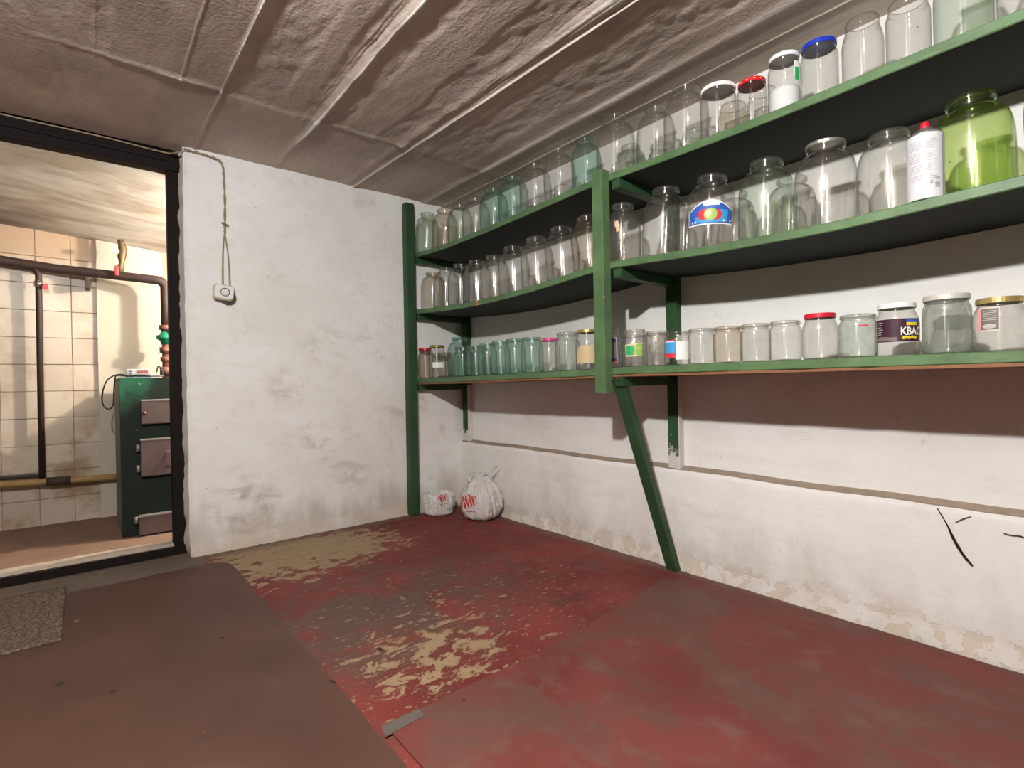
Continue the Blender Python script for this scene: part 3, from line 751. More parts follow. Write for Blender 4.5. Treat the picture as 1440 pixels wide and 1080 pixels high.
# back row, top shelf
jar('B7', 'top', 1.745, 1.800, 'litre', 0.160, 0.052, 'clear', 'litre jar standing behind the seventh top-shelf jar from the corner post', G3T)
jar('B8', 'top', 1.590, 1.800, 'litre', 0.165, 0.052, 'clear', 'litre jar standing behind the eighth top-shelf jar from the corner post', G3T)
jar('B10', 'top', 1.232, 1.790, 'balloon', 0.200, 0.064, 'pale', 'pale green jar peeping between the jars above the front post, back row', G3T)
jar('B11', 'top', 1.100, 1.810, 'litre', 0.165, 0.052, 'pale', 'pale green litre jar behind the second clear jar beyond front post', G3T)
jar('B12', 'top', 0.965, 1.810, 'litre', 0.165, 0.054, 'pale', 'litre jar at the back, behind the jar next to the ribbed white lid', G3T)
jar('B13', 'top', 0.832, 1.800, 'tall', 0.200, 0.050, 'brown', 'open jar behind the ribbed white-lidded jar on the top shelf', G3T)
jar('B14', 'top', 0.735, 1.795, 'tall', 0.205, 0.048, 'clear', 'open jar rising behind the red-lidded jar on the top shelf', G3T)

# --- middle shelf
mids = [(2.690, 1.655, 'brown', 0.228), (2.545, 1.632, 'clear', 0.232), (2.392, 1.622, 'clear', 0.230), (2.240, 1.622, 'clear', 0.226), (2.085, 1.622, 'dusty', 0.222), (1.932, 1.622, 'clear', 0.236), (1.762, 1.622, 'dusty', 0.236), (1.598, 1.622, 'clear', 0.236), (1.440, 1.625, 'brown', 0.234)]
for i, (y, X, tn, hh) in enumerate(mids):
    jar(f'M{i+1}', 'mid', y, X, 'balloon', hh, 0.0740 if i not in (5, 6, 7) else 0.0760, tn, f'{"brownish" if tn == "brown" else "dusty" if tn == "dusty" else "clear"} three-litre jar, {ORD[i+1]} from the corner post along the middle shelf', G3M)
jar('M10', 'mid', 1.278, 1.640, 'balloon', 0.236, 0.0700, 'dusty', 'three-litre jar with torn paper scrap, just beyond the front post, middle shelf', G3M)
jar('M11', 'mid', 1.096, 1.625, 'balloon', 0.246, 0.0765, 'clear', 'clear three-litre jar between the paper-scrap jar and the blue-labelled jar', G3M)
jar('M12', 'mid', 0.917, 1.625, 'balloon', 0.244, 0.0765, 'clear', 'three-litre jar with blue fruit label on the middle shelf', G3M)
jar('M13', 'mid', 0.733, 1.625, 'balloon', 0.242, 0.0770, 'pale', 'greenish three-litre jar between the blue-labelled jar and tin-lidded jar', G3M)
jar('M14', 'mid', 0.567, 1.625, 'balloon', 0.240, 0.0770, 'clear', 'three-litre jar closed with a tin lid on the middle shelf', G3M, 'tin')
jar('M15', 'mid', 0.409, 1.700, 'balloon', 0.242, 0.0765, 'dusty', 'dusty three-litre jar behind the white spray can', G3M)
jar('M16', 'mid', 0.245, 1.662, 'balloon', 0.246, 0.0765, 'lime', 'lime green glass three-litre jar beside the white spray can', G3M)
jar('M17', 'mid', 0.082, 1.625, 'balloon', 0.244, 0.0760, 'brown', 'brownish three-litre jar next to the lime green jar', G3M)
jar('N11', 'mid', 1.012, 1.805, 'balloon', 0.232, 0.0740, 'clear', 'back-row jar showing between the plain jar and the blue-labelled jar', G3M)
jar('N12', 'mid', 0.842, 1.805, 'balloon', 0.232, 0.0740, 'clear', 'back-row jar showing between the blue-labelled jar and greenish jar', G3M)
jar('N13', 'mid', 0.660, 1.805, 'balloon', 0.232, 0.0740, 'clear', 'back-row jar hidden behind the greenish and tin-lidded jars', G3M)

# --- bottom shelf, corner post to front post (yref measured at X=1.60)
def low(key, y, X, kind, hh, R, tint, label, lid=None):
    return jar(key, 'low', y, X, kind, hh, R, tint, label, GL_, lid, 1.60)
low('L1', 2.745, 1.640-0.055, 'twist', 0.178, 0.0440, 'brown', 'small jar with red lid by the corner post, bottom shelf', 'red')
low('L2', 2.610, 1.590, 'twist', 0.185, 0.0500, 'clear', 'jar with olive lid and white paper label, bottom shelf', 'olive')
low('L2b', 2.530, 1.740, 'litre', 0.160, 0.0500, 'brown', 'brownish jar behind the olive-lidded jar, back row of bottom shelf')
low('L3', 2.375, 1.735, 'balloon', 0.236, 0.0745, 'teal', 'teal three-litre jar standing tallest on the bottom shelf')
low('L4', 2.345, 1.600, 'litre', 0.163, 0.0500, 'teal', 'teal litre jar directly in front of the teal three-litre jar')
low('L5', 2.225, 1.612, 'litre', 0.160, 0.0500, 'teal', 'teal litre jar, second in the teal row from corner side')
low('L5b', 2.185, 1.740, 'litre', 0.168, 0.0500, 'dusty', 'dusty litre jar behind the second and third teal litre jars')
low('L6', 2.122, 1.600, 'litre', 0.162, 0.0490, 'teal', 'teal litre jar, third in the teal row from corner side')
low('L7', 2.016, 1.606, 'litre', 0.165, 0.0490, 'teal', 'teal litre jar, fourth in the teal row from corner side')
low('L8', 1.904, 1.600, 'litre', 0.165, 0.0510, 'teal', 'pale teal litre jar, fifth in the teal row from corner side')
low('L9', 1.782, 1.600, 'litre', 0.162, 0.0520, 'teal', 'teal litre jar next to the jar with a fruit-print lid')
low('L10', 1.668, 1.602, 'twist', 0.148, 0.0480, 'dusty', 'dusty jar with colourful fruit-print lid on the bottom shelf', 'motley')
low('L11', 1.557, 1.595, 'litre', 0.163, 0.0520, 'hazy', 'hazy greenish jar between fruit-print lid and gold lid, bottom shelf')
low('L12', 1.442, 1.600, 'twist', 0.162, 0.0500, 'clear', 'jar with gold lid and beige paper label beside the front post', 'gold')
# beyond the front post
low('L13', 1.335, 1.600, 'tall', 0.162, 0.0460, 'dusty', 'jar with navy and grey label half behind the front post')
low('L14', 1.205, 1.735, 'litre', 0.155, 0.0490, 'dusty', 'open litre jar behind the green-labelled jar, bottom shelf')
low('L15', 1.213, 1.600, 'half', 0.117, 0.0445, 'clear', 'half-litre jar with green and cream label, bottom shelf')
low('L16b', 1.110, 1.745, 'half', 0.140, 0.0450, 'clear', 'open jar behind the gap between green-labelled and plain jars')
low('L16', 1.120, 1.600, 'half', 0.117, 0.0445, 'dusty', 'plain half-litre jar between the green and blue labelled jars')
low('L17', 1.028, 1.600, 'half', 0.116, 0.0450, 'clear', 'half-litre jar with blue and red label, bottom shelf')
low('L18', 0.936, 1.600, 'half', 0.117, 0.0445, 'clear', 'clear half-litre jar beside the blue and red labelled jar')
low('L19', 0.845, 1.600, 'half', 0.115, 0.0440, 'brown', 'brownish half-litre jar, second beyond the blue and red label')
low('L20', 0.756, 1.600, 'half', 0.115, 0.0435, 'dusty', 'dusty half-litre jar between the brownish jar and a clear one')
low('L21', 0.668, 1.600, 'half', 0.115, 0.0435, 'clear', 'clear open half-litre jar next to the short red-lidded jar')
low('L22', 0.574, 1.604, 'twist', 0.125, 0.0455, 'dusty', 'short red-lidded jar standing between a clear and a hazy jar', 'red')
low('L23', 0.482, 1.600, 'half', 0.113, 0.0440, 'hazy', 'hazy half-litre jar between red-lidded jar and purple-labelled jar')
low('L24', 0.396, 1.640, 'twist', 0.134, 0.0480, 'clear', 'white-lidded jar with purple label reading KBAC, bottom shelf', 'white')
low('L25', 0.297, 1.600, 'half', 0.138, 0.0470, 'hazy', 'hazy jar with dull grey lid beside the purple-labelled jar', 'grey')
low('L26', 0.203, 1.604, 'twist', 0.119, 0.0480, 'dusty', 'jar with gold lid and dark label panel, near shelf end', 'gold')
low('L25b', 0.300, 1.765, 'twist', 0.152, 0.0480, 'dusty', 'red-lidded jar in the back row, behind the dull grey lid', 'red')

# --- labels and prints
def lab(key, da0, da1, lo, hi, ink, name='label', parent=None, off=0.0004, **kw):
    o, R, Hh, a = JARS[key]
    return patch(name, R + off, a + da0, a + da1, lo, hi, INK[ink], parent or o, **kw)
el = lambda c, h: (lambda t: c - h * math.sqrt(max(0.0, 1 - (2 * t - 1) ** 2)), lambda t: c + h * math.sqrt(max(0.0, 1 - (2 * t - 1) ** 2)))
# blue fruit label of M12 (positive angle runs towards the viewer's right)
dome = lambda base, top: (lambda t: base + (top - base) * (0.62 + 0.38 * max(0.0, 1 - abs(2 * t - 1) * 1.25) ** 0.5))
L = lab('M12', -1.02, 1.00, 0.072, dome(0.072, 0.152), 'white'); L['label'] = 'blue fruit label with white border'
lab('M12', -0.98, 0.96, 0.076, dome(0.076, 0.147), 'blue', 'print', L, 0.0010)
lab('M12', -0.62, 0.70, 0.079, 0.100, 'lblue', 'print', L, 0.0015)
lab('M12', 0.10, 0.72, 0.100, 0.118, 'lblue', 'print', L, 0.0015)
lab('M12', -0.30, 0.34, 0.132, 0.146, 'white', 'print', L, 0.0015)
for (a, b, c, h, ink, of) in ((-0.52, 0.02, 0.104, 0.017, 'red', 0.0020), (-0.05, 0.44, 0.102, 0.017, 'red', 0.0022), (-0.26, 0.26, 0.104, 0.019, 'lgreen', 0.0026), (-0.20, 0.04, 0.106, 0.011, 'cream', 0.0030)):
    lo_, hi_ = el(c, h); lab('M12', a, b, lo_, hi_, ink, 'print', L, of)
for a in (-0.80, -0.66, 0.50, 0.80):
    lo_, hi_ = el(0.083, 0.0035); lab('M12', a, a + 0.08, lo_, hi_, 'white', 'print', L, 0.0020, n=8)
# torn scrap on M10
lab('M10', -0.42, -0.12, lambda t: 0.128 + 0.02 * abs(t - 0.5), lambda t: 0.165 - 0.018 * t - 0.006 * math.sin(9 * t), 'apricot', 'paper_scrap')
lab('M10', -0.34, -0.16, lambda t: 0.118, lambda t: 0.132, 'apricot', 'paper_scrap', None, 0.0008)
# paper labels, bottom shelf
lab('L2', -0.55, 0.78, 0.058, 0.088, 'white')
lab('L12', -1.05, 1.0, 0.026, lambda t: 0.098 - 0.030 * (1 - min(1, t * 4)) ** 2, 'beige')
Lb = lab('L13', -0.80, 0.85, 0.022, 0.118, 'lgrey'); lab('L13', -0.72, 0.70, 0.028, 0.104, 'grey', 'print', Lb, 0.0010); lab('L13', -0.72, 0.70, 0.100, 0.113, 'navy', 'print', Lb, 0.0014); lab('L13', 0.30, 0.70, 0.028, 0.036, 'navy', 'print', Lb, 0.0014); lab('L13', -0.72, 0.78, 0.023, 0.027, 'red', 'print', Lb, 0.0014)
Lb = lab('L15', -0.72, 0.98, 0.038, lambda t: 0.082 + 0.008 * t, 'cream'); lab('L15', -0.62, 0.02, 0.043, 0.078, 'green', 'print', Lb, 0.0010)
lo_, hi_ = el(0.061, 0.024); lab('L15', 0.02, 0.95, lambda t: max(0.041, lo_(t)), lambda t: min(0.085, hi_(t)), 'lgreen', 'print', Lb, 0.0011)
lab('L15', 0.05, 0.90, 0.066, 0.071, 'cream', 'print', Lb, 0.0016)
Lb = lab('L17', -0.98, -0.18, 0.024, 0.086, 'red'); lab('L17', -0.95, -0.18, 0.040, 0.082, 'lblue', 'print', Lb, 0.0010); lab('L17', -0.90, -0.22, 0.078, 0.0805, 'white', 'print', Lb, 0.0014)
lab('L17', -0.14, 0.95, 0.018, 0.080, 'white')
lab('L23', 0.05, 0.55, 0.080, 0.0835, 'red', 'print_remnant'); lab('L23', -0.15, 0.05, 0.0800, 0.0825, 'green', 'print_remnant', None, 0.0006)
Lb = lab('L24', -1.00, 1.15, 0.036, 0.094, 'purple'); Lb['label'] = 'dark purple label with flag and yellow scrolls'
lab('L24', 0.42, 1.0, 0.084, 0.092, 'blue', 'print', Lb, 0.0010); lab('L24', 0.42, 1.0, 0.0765, 0.084, 'yellow', 'print', Lb, 0.0010)
for i, (a, b) in enumerate(((0.22, 0.34), (0.32, 0.48), (0.45, 0.62), (0.60, 0.78), (0.76, 0.95))):
    lo_, hi_ = el(0.0455 + 0.001 * (i % 2), 0.0042); lab('L24', a, b, lo_, hi_, 'yellow', 'print', Lb, 0.0010, n=8)
lab('L24', 0.20, 0.95, 0.0440, 0.0460, 'yellow', 'print', Lb, 0.0011)
for i in range(6): lab('L24', -0.92, -0.62 - 0.05 * (i % 3), 0.0855 - 0.0060 * i, 0.0870 - 0.0060 * i, 'lgrey', 'print', Lb, 0.0010, n=4)
lab('L24', -0.94, 0.02, 0.0385, lambda t: 0.0480 + 0.003 * math.sin(t * 5) * (1 - t), 'grey', 'print', Lb, 0.0010)
Lb = lab('L26', -0.82, 0.00, 0.046, 0.098, 'paper'); lab('L26', -0.82, -0.70, 0.047, 0.097, 'pink', 'print', Lb, 0.0008, n=4); lab('L26', -0.68, -0.03, 0.049, 0.095, 'grey', 'print', Lb, 0.0010)
for i in range(6): lab('L26', -0.60, -0.10, 0.0695 + 0.0040 * i, 0.0708 + 0.0040 * i, 'lgrey', 'print', Lb, 0.0014, n=5)
lo_, hi_ = el(0.0560, 0.005); lab('L26', -0.62, -0.10, lo_, hi_, 'lgrey', 'print', Lb, 0.0014, n=8)
lab('J15', 0.62, 0.98, 0.108, 0.150, 'white'); lab('J15', 0.66, 0.96, 0.095, 0.132, 'green', 'label', None, 0.0010)
# lettering on the purple label
def curved_text(body, key, da, z, size, ink, parent, off=0.0016):
    o, R, Hh, a = JARS[key]
    cu = bpy.data.curves.new('txt', 'FONT'); cu.body = body; cu.size = size; cu.resolution_u = 3; cu.offset = size * 0.022
    tmp = bpy.data.objects.new('txt', cu); COL.objects.link(tmp)
    dg = bpy.context.evaluated_depsgraph_get(); me = bpy.data.meshes.new_from_object(tmp.evaluated_get(dg))
    bpy.data.objects.remove(tmp)
    bm = bmesh.new(); bm.from_mesh(me)
    bmesh.ops.subdivide_edges(bm, edges=bm.edges[:], cuts=1)
    for v in bm.verts:
        ang = a + da + v.co.x * 0.74 / (R + off); zz = z + v.co.y
        v.co = Vector(((R + off) * math.cos(ang), (R + off) * math.sin(ang), zz))
    bpy.data.meshes.remove(me)
    return bm_obj('lettering', bm, INK[ink], parent)
Lb24 = [c for c in JARS['L24'][0].children if c.name.startswith('label')][0]
curved_text('KBAC', 'L24', 0.15, 0.0530, 0.0275, 'white', Lb24)
# vertical ribs moulded low on the tin-lidded and ribbed jars are part of the glass itself
# contents of the tall white-lidded jar
o15, R15, H15, a15 = JARS['J15']
v, f = lathe([(0.001, 0.007), (R15 * 0.93, 0.008), (R15 * 0.95, 0.02), (R15 * 0.95, 0.075), (R15 * 0.90, 0.086), (0.001, 0.082)], 28)
mesh_obj('contents', v, f, simple('white_powder', (0.80, 0.82, 0.84), 0.9, bump=0.3), o15, True)
# ribbed edge of the squat jar's plastic lid
o13, R13, H13, _a = JARS['J13']
rl = R13 * 0.86 * 1.085
bm = bmesh.new()
for k in range(60):
    m = Matrix.Rotation(2 * math.pi * k / 60, 4, 'Z')
    bm_box(bm, (rl - 0.001, -0.0011, H13 - 0.010), (rl + 0.0008, 0.0011, H13 - 0.0005), m)
rb = bm_obj('lid_ribs', bm, LID['white'], o13)
# yellow flecks printed on the red lid of the narrow jar
o14, R14, H14, a14 = JARS['J14']
for da in (-0.9, -0.45, 0.1, 0.6):
    patch('lid_fleck', R14 * 0.86 * 1.08 + 0.0003, a14 + da, a14 + da + 0.16, H14 - 0.006, H14 - 0.003, INK['yellow'], o14, n=4)

# --- spray can
def spray_can():
    X = 1.573; Y = 0.338 * X / 1.625
    root = empty('spray_can', (X, Y, shelf_z('mid', Y) + 0.0022)); a = math.atan2(-Y, -X)
    tag(root, 'white spray can with red nozzle standing on the middle shelf', 'spray can')
    R, Hh = 0.0365, 0.155
    mw = flat('can_white', (0.62, 0.62, 0.64), 0.35); ms = flat('can_metal', (0.55, 0.54, 0.50), 0.3, 0.8)
    v, f = lathe([(0.001, 0.004), (R * 0.9, 0.002), (R, 0.0), (R * 1.012, 0.002), (R, 0.005), (R, Hh - 0.008), (R * 0.99, Hh - 0.003), (R * 0.95, Hh)], 40); mesh_obj('can_body', v, f, mw, root, True)
    v, f = lathe([(R * 0.95, Hh), (R * 0.96, Hh + 0.002), (R * 0.86, Hh + 0.007), (R * 0.60, Hh + 0.013), (R * 0.42, Hh + 0.0155), (R * 0.40, Hh + 0.019), (0.001, Hh + 0.019)], 36); mesh_obj('dome', v, f, ms, root, True)
    v, f = lathe([(0.0095, Hh + 0.017), (0.0095, Hh + 0.026), (0.0085, Hh + 0.034), (0.0075, Hh + 0.036), (0.001, Hh + 0.0365)], 24); mesh_obj('nozzle', v, f, LID['red'], root, True)
    lg = flat('can_print', (0.36, 0.37, 0.41)); dk = flat('can_print_dark', (0.25, 0.25, 0.27))
    rr = random.Random(5)
    for i in range(20):
        z = Hh - 0.018 - i * 0.0048
        if i in (5, 11, 16): continue
        a0 = -0.95 + rr.uniform(0, 0.08)
        patch('print', R + 0.0002, a + a0, a + rr.uniform(0.2, 0.72), z, z + 0.0011, lg, root, n=10, thick=0.0003)
    patch('print', R + 0.0002, a + 0.50, a + 0.80, 0.042, 0.048, lg, root, n=6, thick=0.0003)
    for k in range(5): patch('print', R + 0.0002, a + 0.50, a + 0.80, 0.024 + k * 0.0030, 0.0256 + k * 0.0030, dk, root, n=6, thick=0.0003)
    lo_, hi_ = el(0.037, 0.0042); patch('print', R + 0.0002, a + 0.22, a + 0.40, lo_, hi_, dk, root, n=10, thick=0.0003)
    lo_, hi_ = el(0.0375, 0.0022); patch('print', R + 0.0006, a + 0.26, a + 0.37, lo_, hi_, mw, root, n=8, thick=0.0002)
    patch('seam', R + 0.0002, a + 1.02, a + 1.10, 0.006, Hh - 0.006, dk, root, n=4, thick=0.0003)
spray_can()

# ------------------------------------------------------------------ loose sheets on the floor
def sheet_mat(name, c1, c2, rough=0.5):
    t = NT(name); c = t.co()
    n1 = t.noise(c, 2.4, 5, 0.6, 0.3); n2 = t.noise(t.scale(c, (1, 0.35, 1)), 9, 5, 0.6)
    col = t.mix(t.ramp(n1, 0.3, 0.72), c1, c2)
    sm = t.math('MULTIPLY', t.ramp(n2, 0.58, 0.78), 0.45)
    col = t.mix(sm, col, tuple(0.35 * k + 0.065 for k in c2))
    pale = t.ramp(t.noise(t.scale(c, (1, 0.5, 1)), 28, 3), 0.72, 0.78)
    col = t.mix(t.math('MULTIPLY', pale, 0.6), col, (0.26, 0.17, 0.135))
    return t, col, n1, n2
def red_sheet_mat():
    t, col, n1, n2 = sheet_mat('scuffed_red_sheet', (0.120, 0.027, 0.022), (0.165, 0.045, 0.037))
    c = t.co()
    g = t.ramp(t.noise(t.scale(c, (1.3, 0.7, 1)), 3.4, 7, 0.70, 0.6), 0.44, 0.62)
    col = t.mix(t.math('MULTIPLY', g, 0.8), col, (0.108, 0.060, 0.046))
    g3 = t.ramp(t.noise(t.scale(c, (1, 1, 1)), 11, 6, 0.68, 0.5), 0.50, 0.70)
    col = t.mix(t.math('MULTIPLY', g3, 0.5), col, (0.150, 0.092, 0.072))
    return t.pbr(col, t.ramp(n1, 0.3, 0.7, 0.5, 0.72), 0, t.bump(n2, 0.15, 0.004), 0.25)
def brown_sheet_mat():
    t, col, n1, n2 = sheet_mat('trodden_brown_sheet', (0.062, 0.029, 0.0205), (0.090, 0.043, 0.030))
    c = t.co()
    sp = t.blob(t.scale(c, (1, 1, 0)), (0.17, 1.13, 0), 0.0, 0.10)
    col = t.mix(t.math('MULTIPLY', sp, t.ramp(n2, 0.4, 0.6)), col, (0.13, 0.10, 0.085))
    return t.pbr(col, 0.6, 0, t.bump(t.noise(c, 40, 3), 0.10, 0.003), 0.35)
def slab(name, outline, z0, z1, mat, sub=0.0):
    bm = bmesh.new()
    f0 = bm.faces.new([bm.verts.new((a, b, z0)) for a, b in outline])
    ex = bmesh.ops.extrude_face_region(bm, geom=[f0]); bmesh.ops.translate(bm, verts=[v for v in ex['geom'] if isinstance(v, bmesh.types.BMVert)], vec=(0, 0, z1 - z0))
    return bm_obj(name, bm, mat)
def jag(a, b, n, amp):
    out = []
    for i in range(n):
        t = i / n; out.append((a[0] + (b[0] - a[0]) * t + random.uniform(-amp, amp), a[1] + (b[1] - a[1]) * t + random.uniform(-amp, amp)))
    return out
rs = slab('floor_sheet', jag((0.515, 1.090), (1.10, 1.098), 18, 0.0025) + jag((1.10, 1.098), (XL - 0.035, 1.195), 20, 0.003) + [(XL - 0.03, 0.6), (XL - 0.035, 0.0), (XL - 0.03, -0.9), (0.515, -0.9)], 0.0012, 0.0045, red_sheet_mat())
tag(rs, 'scuffed red sheet flooring against the foot of the shelf wall', 'floor sheet')
bs = slab('floor_sheet', [(-1.55, -0.9), (0.487, -0.9)] + jag((0.487, -0.9), (0.492, 2.42), 40, 0.0025) + [(0.490, 2.50), (0.482, 2.535), (0.462, 2.570), (0.42, 2.592)] + jag((0.38, 2.585), (-1.55, 2.56), 20, 0.004), 0.0015, 0.0075, brown_sheet_mat())
tag(bs, 'large trodden brown board lying on the floor before the doorway', 'floor sheet')
def mat_mat():
    t = NT('speckled_mat'); c = t.co()
    n = t.noise(c, 130, 4, 0.75); v = t.voronoi(c, 220)
    col = t.mix(t.ramp(n, 0.4, 0.62), (0.095, 0.068, 0.050), (0.26, 0.198, 0.146))
    return t.pbr(col, 0.95, 0, t.bump(t.math('ADD', n, v), 0.9, 0.006), 0.1)
mt = grid_obj('door_mat', np.linspace(-0.95, -0.056, 90), np.linspace(2.105, 2.66, 60), lambda U, V: (U + 0.006 * fbm(V * 9, V * 0, 2), V + 0.006 * fbm(U * 9, U * 0 + 3, 2), 0.0135 + 0.003 * fbm(U * 60, V * 60, 2)), mat_mat())
md = mt.modifiers.new('thick', 'SOLIDIFY'); md.thickness = 0.007; md.offset = -1
tag(mt, 'worn speckled beige mat on the brown board by the doorway', 'mat')
# metal strip at the junction of the sheets
st_ = slab('threshold_strip', [(0.497, 1.052), (0.600, 1.060), (0.600, 1.092), (0.505, 1.092)], 0.0052, 0.0062, simple('grey_strip', (0.125, 0.105, 0.09), 0.6, 0.2, var=0.3))
tag(st_, 'short grey strip patch where the red sheet meets the board', 'strip')
# bits of dirt
MAT['dirt'] = simple('dirt_bits', (0.035, 0.026, 0.020), 0.95, var=0.4, scale=60)
def debris(x, y, L, wdt, ang, z, label):
    bm = bmesh.new(); n = 9
    ring = [bm.verts.new((math.cos(2 * math.pi * k / n) * L * random.uniform(0.6, 1.1), math.sin(2 * math.pi * k / n) * wdt * random.uniform(0.5, 1.2), random.uniform(0, 0.001))) for k in range(n)]
    tp = bm.verts.new((0.1 * L, 0, 0.004))
    for k in range(n): bm.faces.new((ring[k], ring[(k + 1) % n], tp))
    bm.faces.new(ring[::-1])
    o = bm_obj('dirt_clump', bm, MAT['dirt']); o.location = (x, y, z); o.rotation_euler = (0, 0, ang)
    tag(o, label, 'dirt', 'dirt scraps on the floor')
debris(0.225, 2.600, 0.030, 0.006, 0.2, 0.0012, 'thin dark scrap at the edge of the board by the doorway')
debris(0.318, 1.79, 0.010, 0.006, 0.6, 0.0076, 'dark crumb on the brown board near the worn red floor')
debris(-0.052, 1.80, 0.016, 0.009, 0.9, 0.0076, 'oval dark crumb on the brown board in front of the mat')
debris(0.052, 1.66, 0.009, 0.009, 0.1, 0.0076, 'round dark crumb on the brown board beside the oval crumb')
debris(0.488, 1.335, 0.016, 0.007, 2.0, 0.0076, 'dark splinter on the edge of the brown board')
debris(0.66, 2.745, 0.013, 0.007, 0.5, 0.001, 'small dark lump on the floor at the foot of the socket wall')
debris(0.66, 1.20 + 0.22, 0.014, 0.004, 2.4, 0.001, 'curled dark flake on the bare patch of worn floor')
debris(0.70, 1.05, 0.006, 0.005, 0.0, 0.0046, 'tiny dark crumb on the red sheet near its edge')

# ------------------------------------------------------------------ carrier bags in the corner
def bag_mat(name, prints):
    t = NT(name); uv = t.new('ShaderNodeUVMap').outputs[0]; c = t.co()
    u, v, _ = t.xyz(uv)
    n = t.noise(c, 24, 4)
    col = t.mix(n, (0.74, 0.715, 0.69), (0.85, 0.83, 0.81))
    n2 = t.noise(c, 9, 4, 0.6)
    col = t.mix(t.math('MULTIPLY', t.ramp(n2, 0.55, 0.75), 0.45), col, (0.50, 0.40, 0.28))
    sw = t.new('ShaderNodeTexWave', wave_type='RINGS', rings_direction='SPHERICAL'); t.set(sw.inputs['Vector'], t.scale(uv, (9, 5, 0)))
    sw.inputs['Scale'].default_value = 1.3; sw.inputs['Distortion'].default_value = 6.0; sw.inputs['Detail'].default_value = 1.5
    for (cu, cv, ru, rv, a) in prints:
        d = t.new('ShaderNodeVectorMath', operation='DISTANCE'); t.set(d.inputs[0], t.scale(uv, (1 / ru, 1 / rv, 0))); d.inputs[1].default_value = (cu / ru, cv / rv, 0)
        m = t.ramp(d.outputs['Value'], 0.9, 1.05, 1.0, 0.0)
        stripe = t.ramp(sw.outputs['Fac'], 0.16, 0.26)
        col = t.mix(t.math('MULTIPLY', t.math('MULTIPLY', m, stripe), a), col, (0.62, 0.05, 0.045))
    h = t.math('ADD', t.noise(c, 45, 3, 0.5, 1.2), t.math('MULTIPLY', t.noise(t.scale(c, (1, 1, 0.4)), 20, 3, 0.5, 1.5), 1.2))
    b = t.new('ShaderNodeBsdfPrincipled'); t.set(b.inputs['Base Color'], col); b.inputs['Roughness'].default_value = 0.38; t.set(b.inputs['Normal'], t.bump(h, 0.9, 0.010))
    tl = t.new('ShaderNodeBsdfTranslucent'); t.set(tl.inputs[0], col)
    mx = t.new('ShaderNodeMixShader'); mx.inputs[0].default_value = 0.22
    t.t.links.new(b.outputs[0], mx.inputs[1]); t.t.links.new(tl.outputs[0], mx.inputs[2])
    return t.surf(mx.outputs[0])

def bag(name, loc, rx, ry, prof, pleat, seed, mat, rz=0.0, flat_=0.0):
    """prof: list of (t, radius factor, z); pleats deepen towards the gathered top"""
    nt, na = 40, 96
    ts = np.linspace(0, 1, nt); T = [p[0] for p in prof]
    R = np.interp(ts, T, [p[1] for p in prof]); Z = np.interp(ts, T, [p[2] for p in prof])
    ker = np.array([1, 2, 3, 2, 1]) / 9
    R = np.convolve(np.pad(R, 2, 'edge'), ker, 'valid'); Zs = np.convolve(np.pad(Z, 2, 'edge'), ker, 'valid'); Zs[0] = Z[0]
    vs, uvs = [], []
    for i in range(nt):
        for k in range(na + 1):
            th = 2 * math.pi * k / na; kk = k % na; th_ = 2 * math.pi * kk / na
            a = np.array([math.cos(th_) * 2 + 5 + seed, ]); b = np.array([math.sin(th_) * 2 + 5])
            fold = float(fbm(a * 2.1 + ts[i] * 0.7, b * 2.1, 3)[0])
            crs = float(fbm(a * 3.5 + ts[i] * 5, b * 3.5 - ts[i] * 4, 3)[0])
            crease = 1 - abs(2 * float(vnoise(a * 2.6 + ts[i] * 2.0, b * 2.6 + ts[i])[0]) - 1) * 0.22
            pl = pleat * ts[i] * (fold * 1.5 + 0.16 * math.sin(th_ * 7 + 2.5 * fold))
            r = R[i] * (crease + 0.06 + pl + 0.22 * crs * min(1, ts[i] * 4 + 0.15))
            vs.append((rx * r * math.cos(th), ry * r * math.sin(th), max(Zs[i] + (0.016 * crs if 0.1 < ts[i] else 0), 0.0)))
            uvs.append((k / na, ts[i]))
    fs = []
    for i in range(nt - 1):
        for k in range(na):
            fs.append((i * (na + 1) + k, i * (na + 1) + k + 1, (i + 1) * (na + 1) + k + 1, (i + 1) * (na + 1) + k))
    me = bpy.data.meshes.new(name); me.from_pydata(vs, [], fs)
    uvl = me.uv_layers.new(name='UVMap')
    for lp in me.loops: uvl.data[lp.index].uv = uvs[lp.vertex_index]
    me.polygons.foreach_set('use_smooth', [True] * len(me.polygons))
    o = link(name, me, mat); o.location = loc; o.rotation_euler = (0, 0, rz)
    return o
def strap(path, w0, w1, mat, parent, up=(0, 0, 1)):
    P = smooth_path(path, 6); n = len(P); vs, fs = [], []
    for i, q in enumerate(P):
        t = (P[min(i + 1, n - 1)] - P[max(i - 1, 0)]).normalized(); s = t.cross(Vector(up)); s = s.normalized() if s.length > 1e-3 else Vector((1, 0, 0))
        w = w0 + (w1 - w0) * i / (n - 1); k = 0.12 * w * math.sin(i * 1.7)
        nn = s.cross(t)
        vs += [q - s * w, q + nn * k, q + s * w]
    for i in range(n - 1):
        for k in range(2): fs.append((i * 3 + k, i * 3 + k + 1, (i + 1) * 3 + k + 1, (i + 1) * 3 + k))
    o = mesh_obj('handle', vs, fs, mat, parent, True)
    o.modifiers.new('thick', 'SOLIDIFY').thickness = 0.0012
    return o
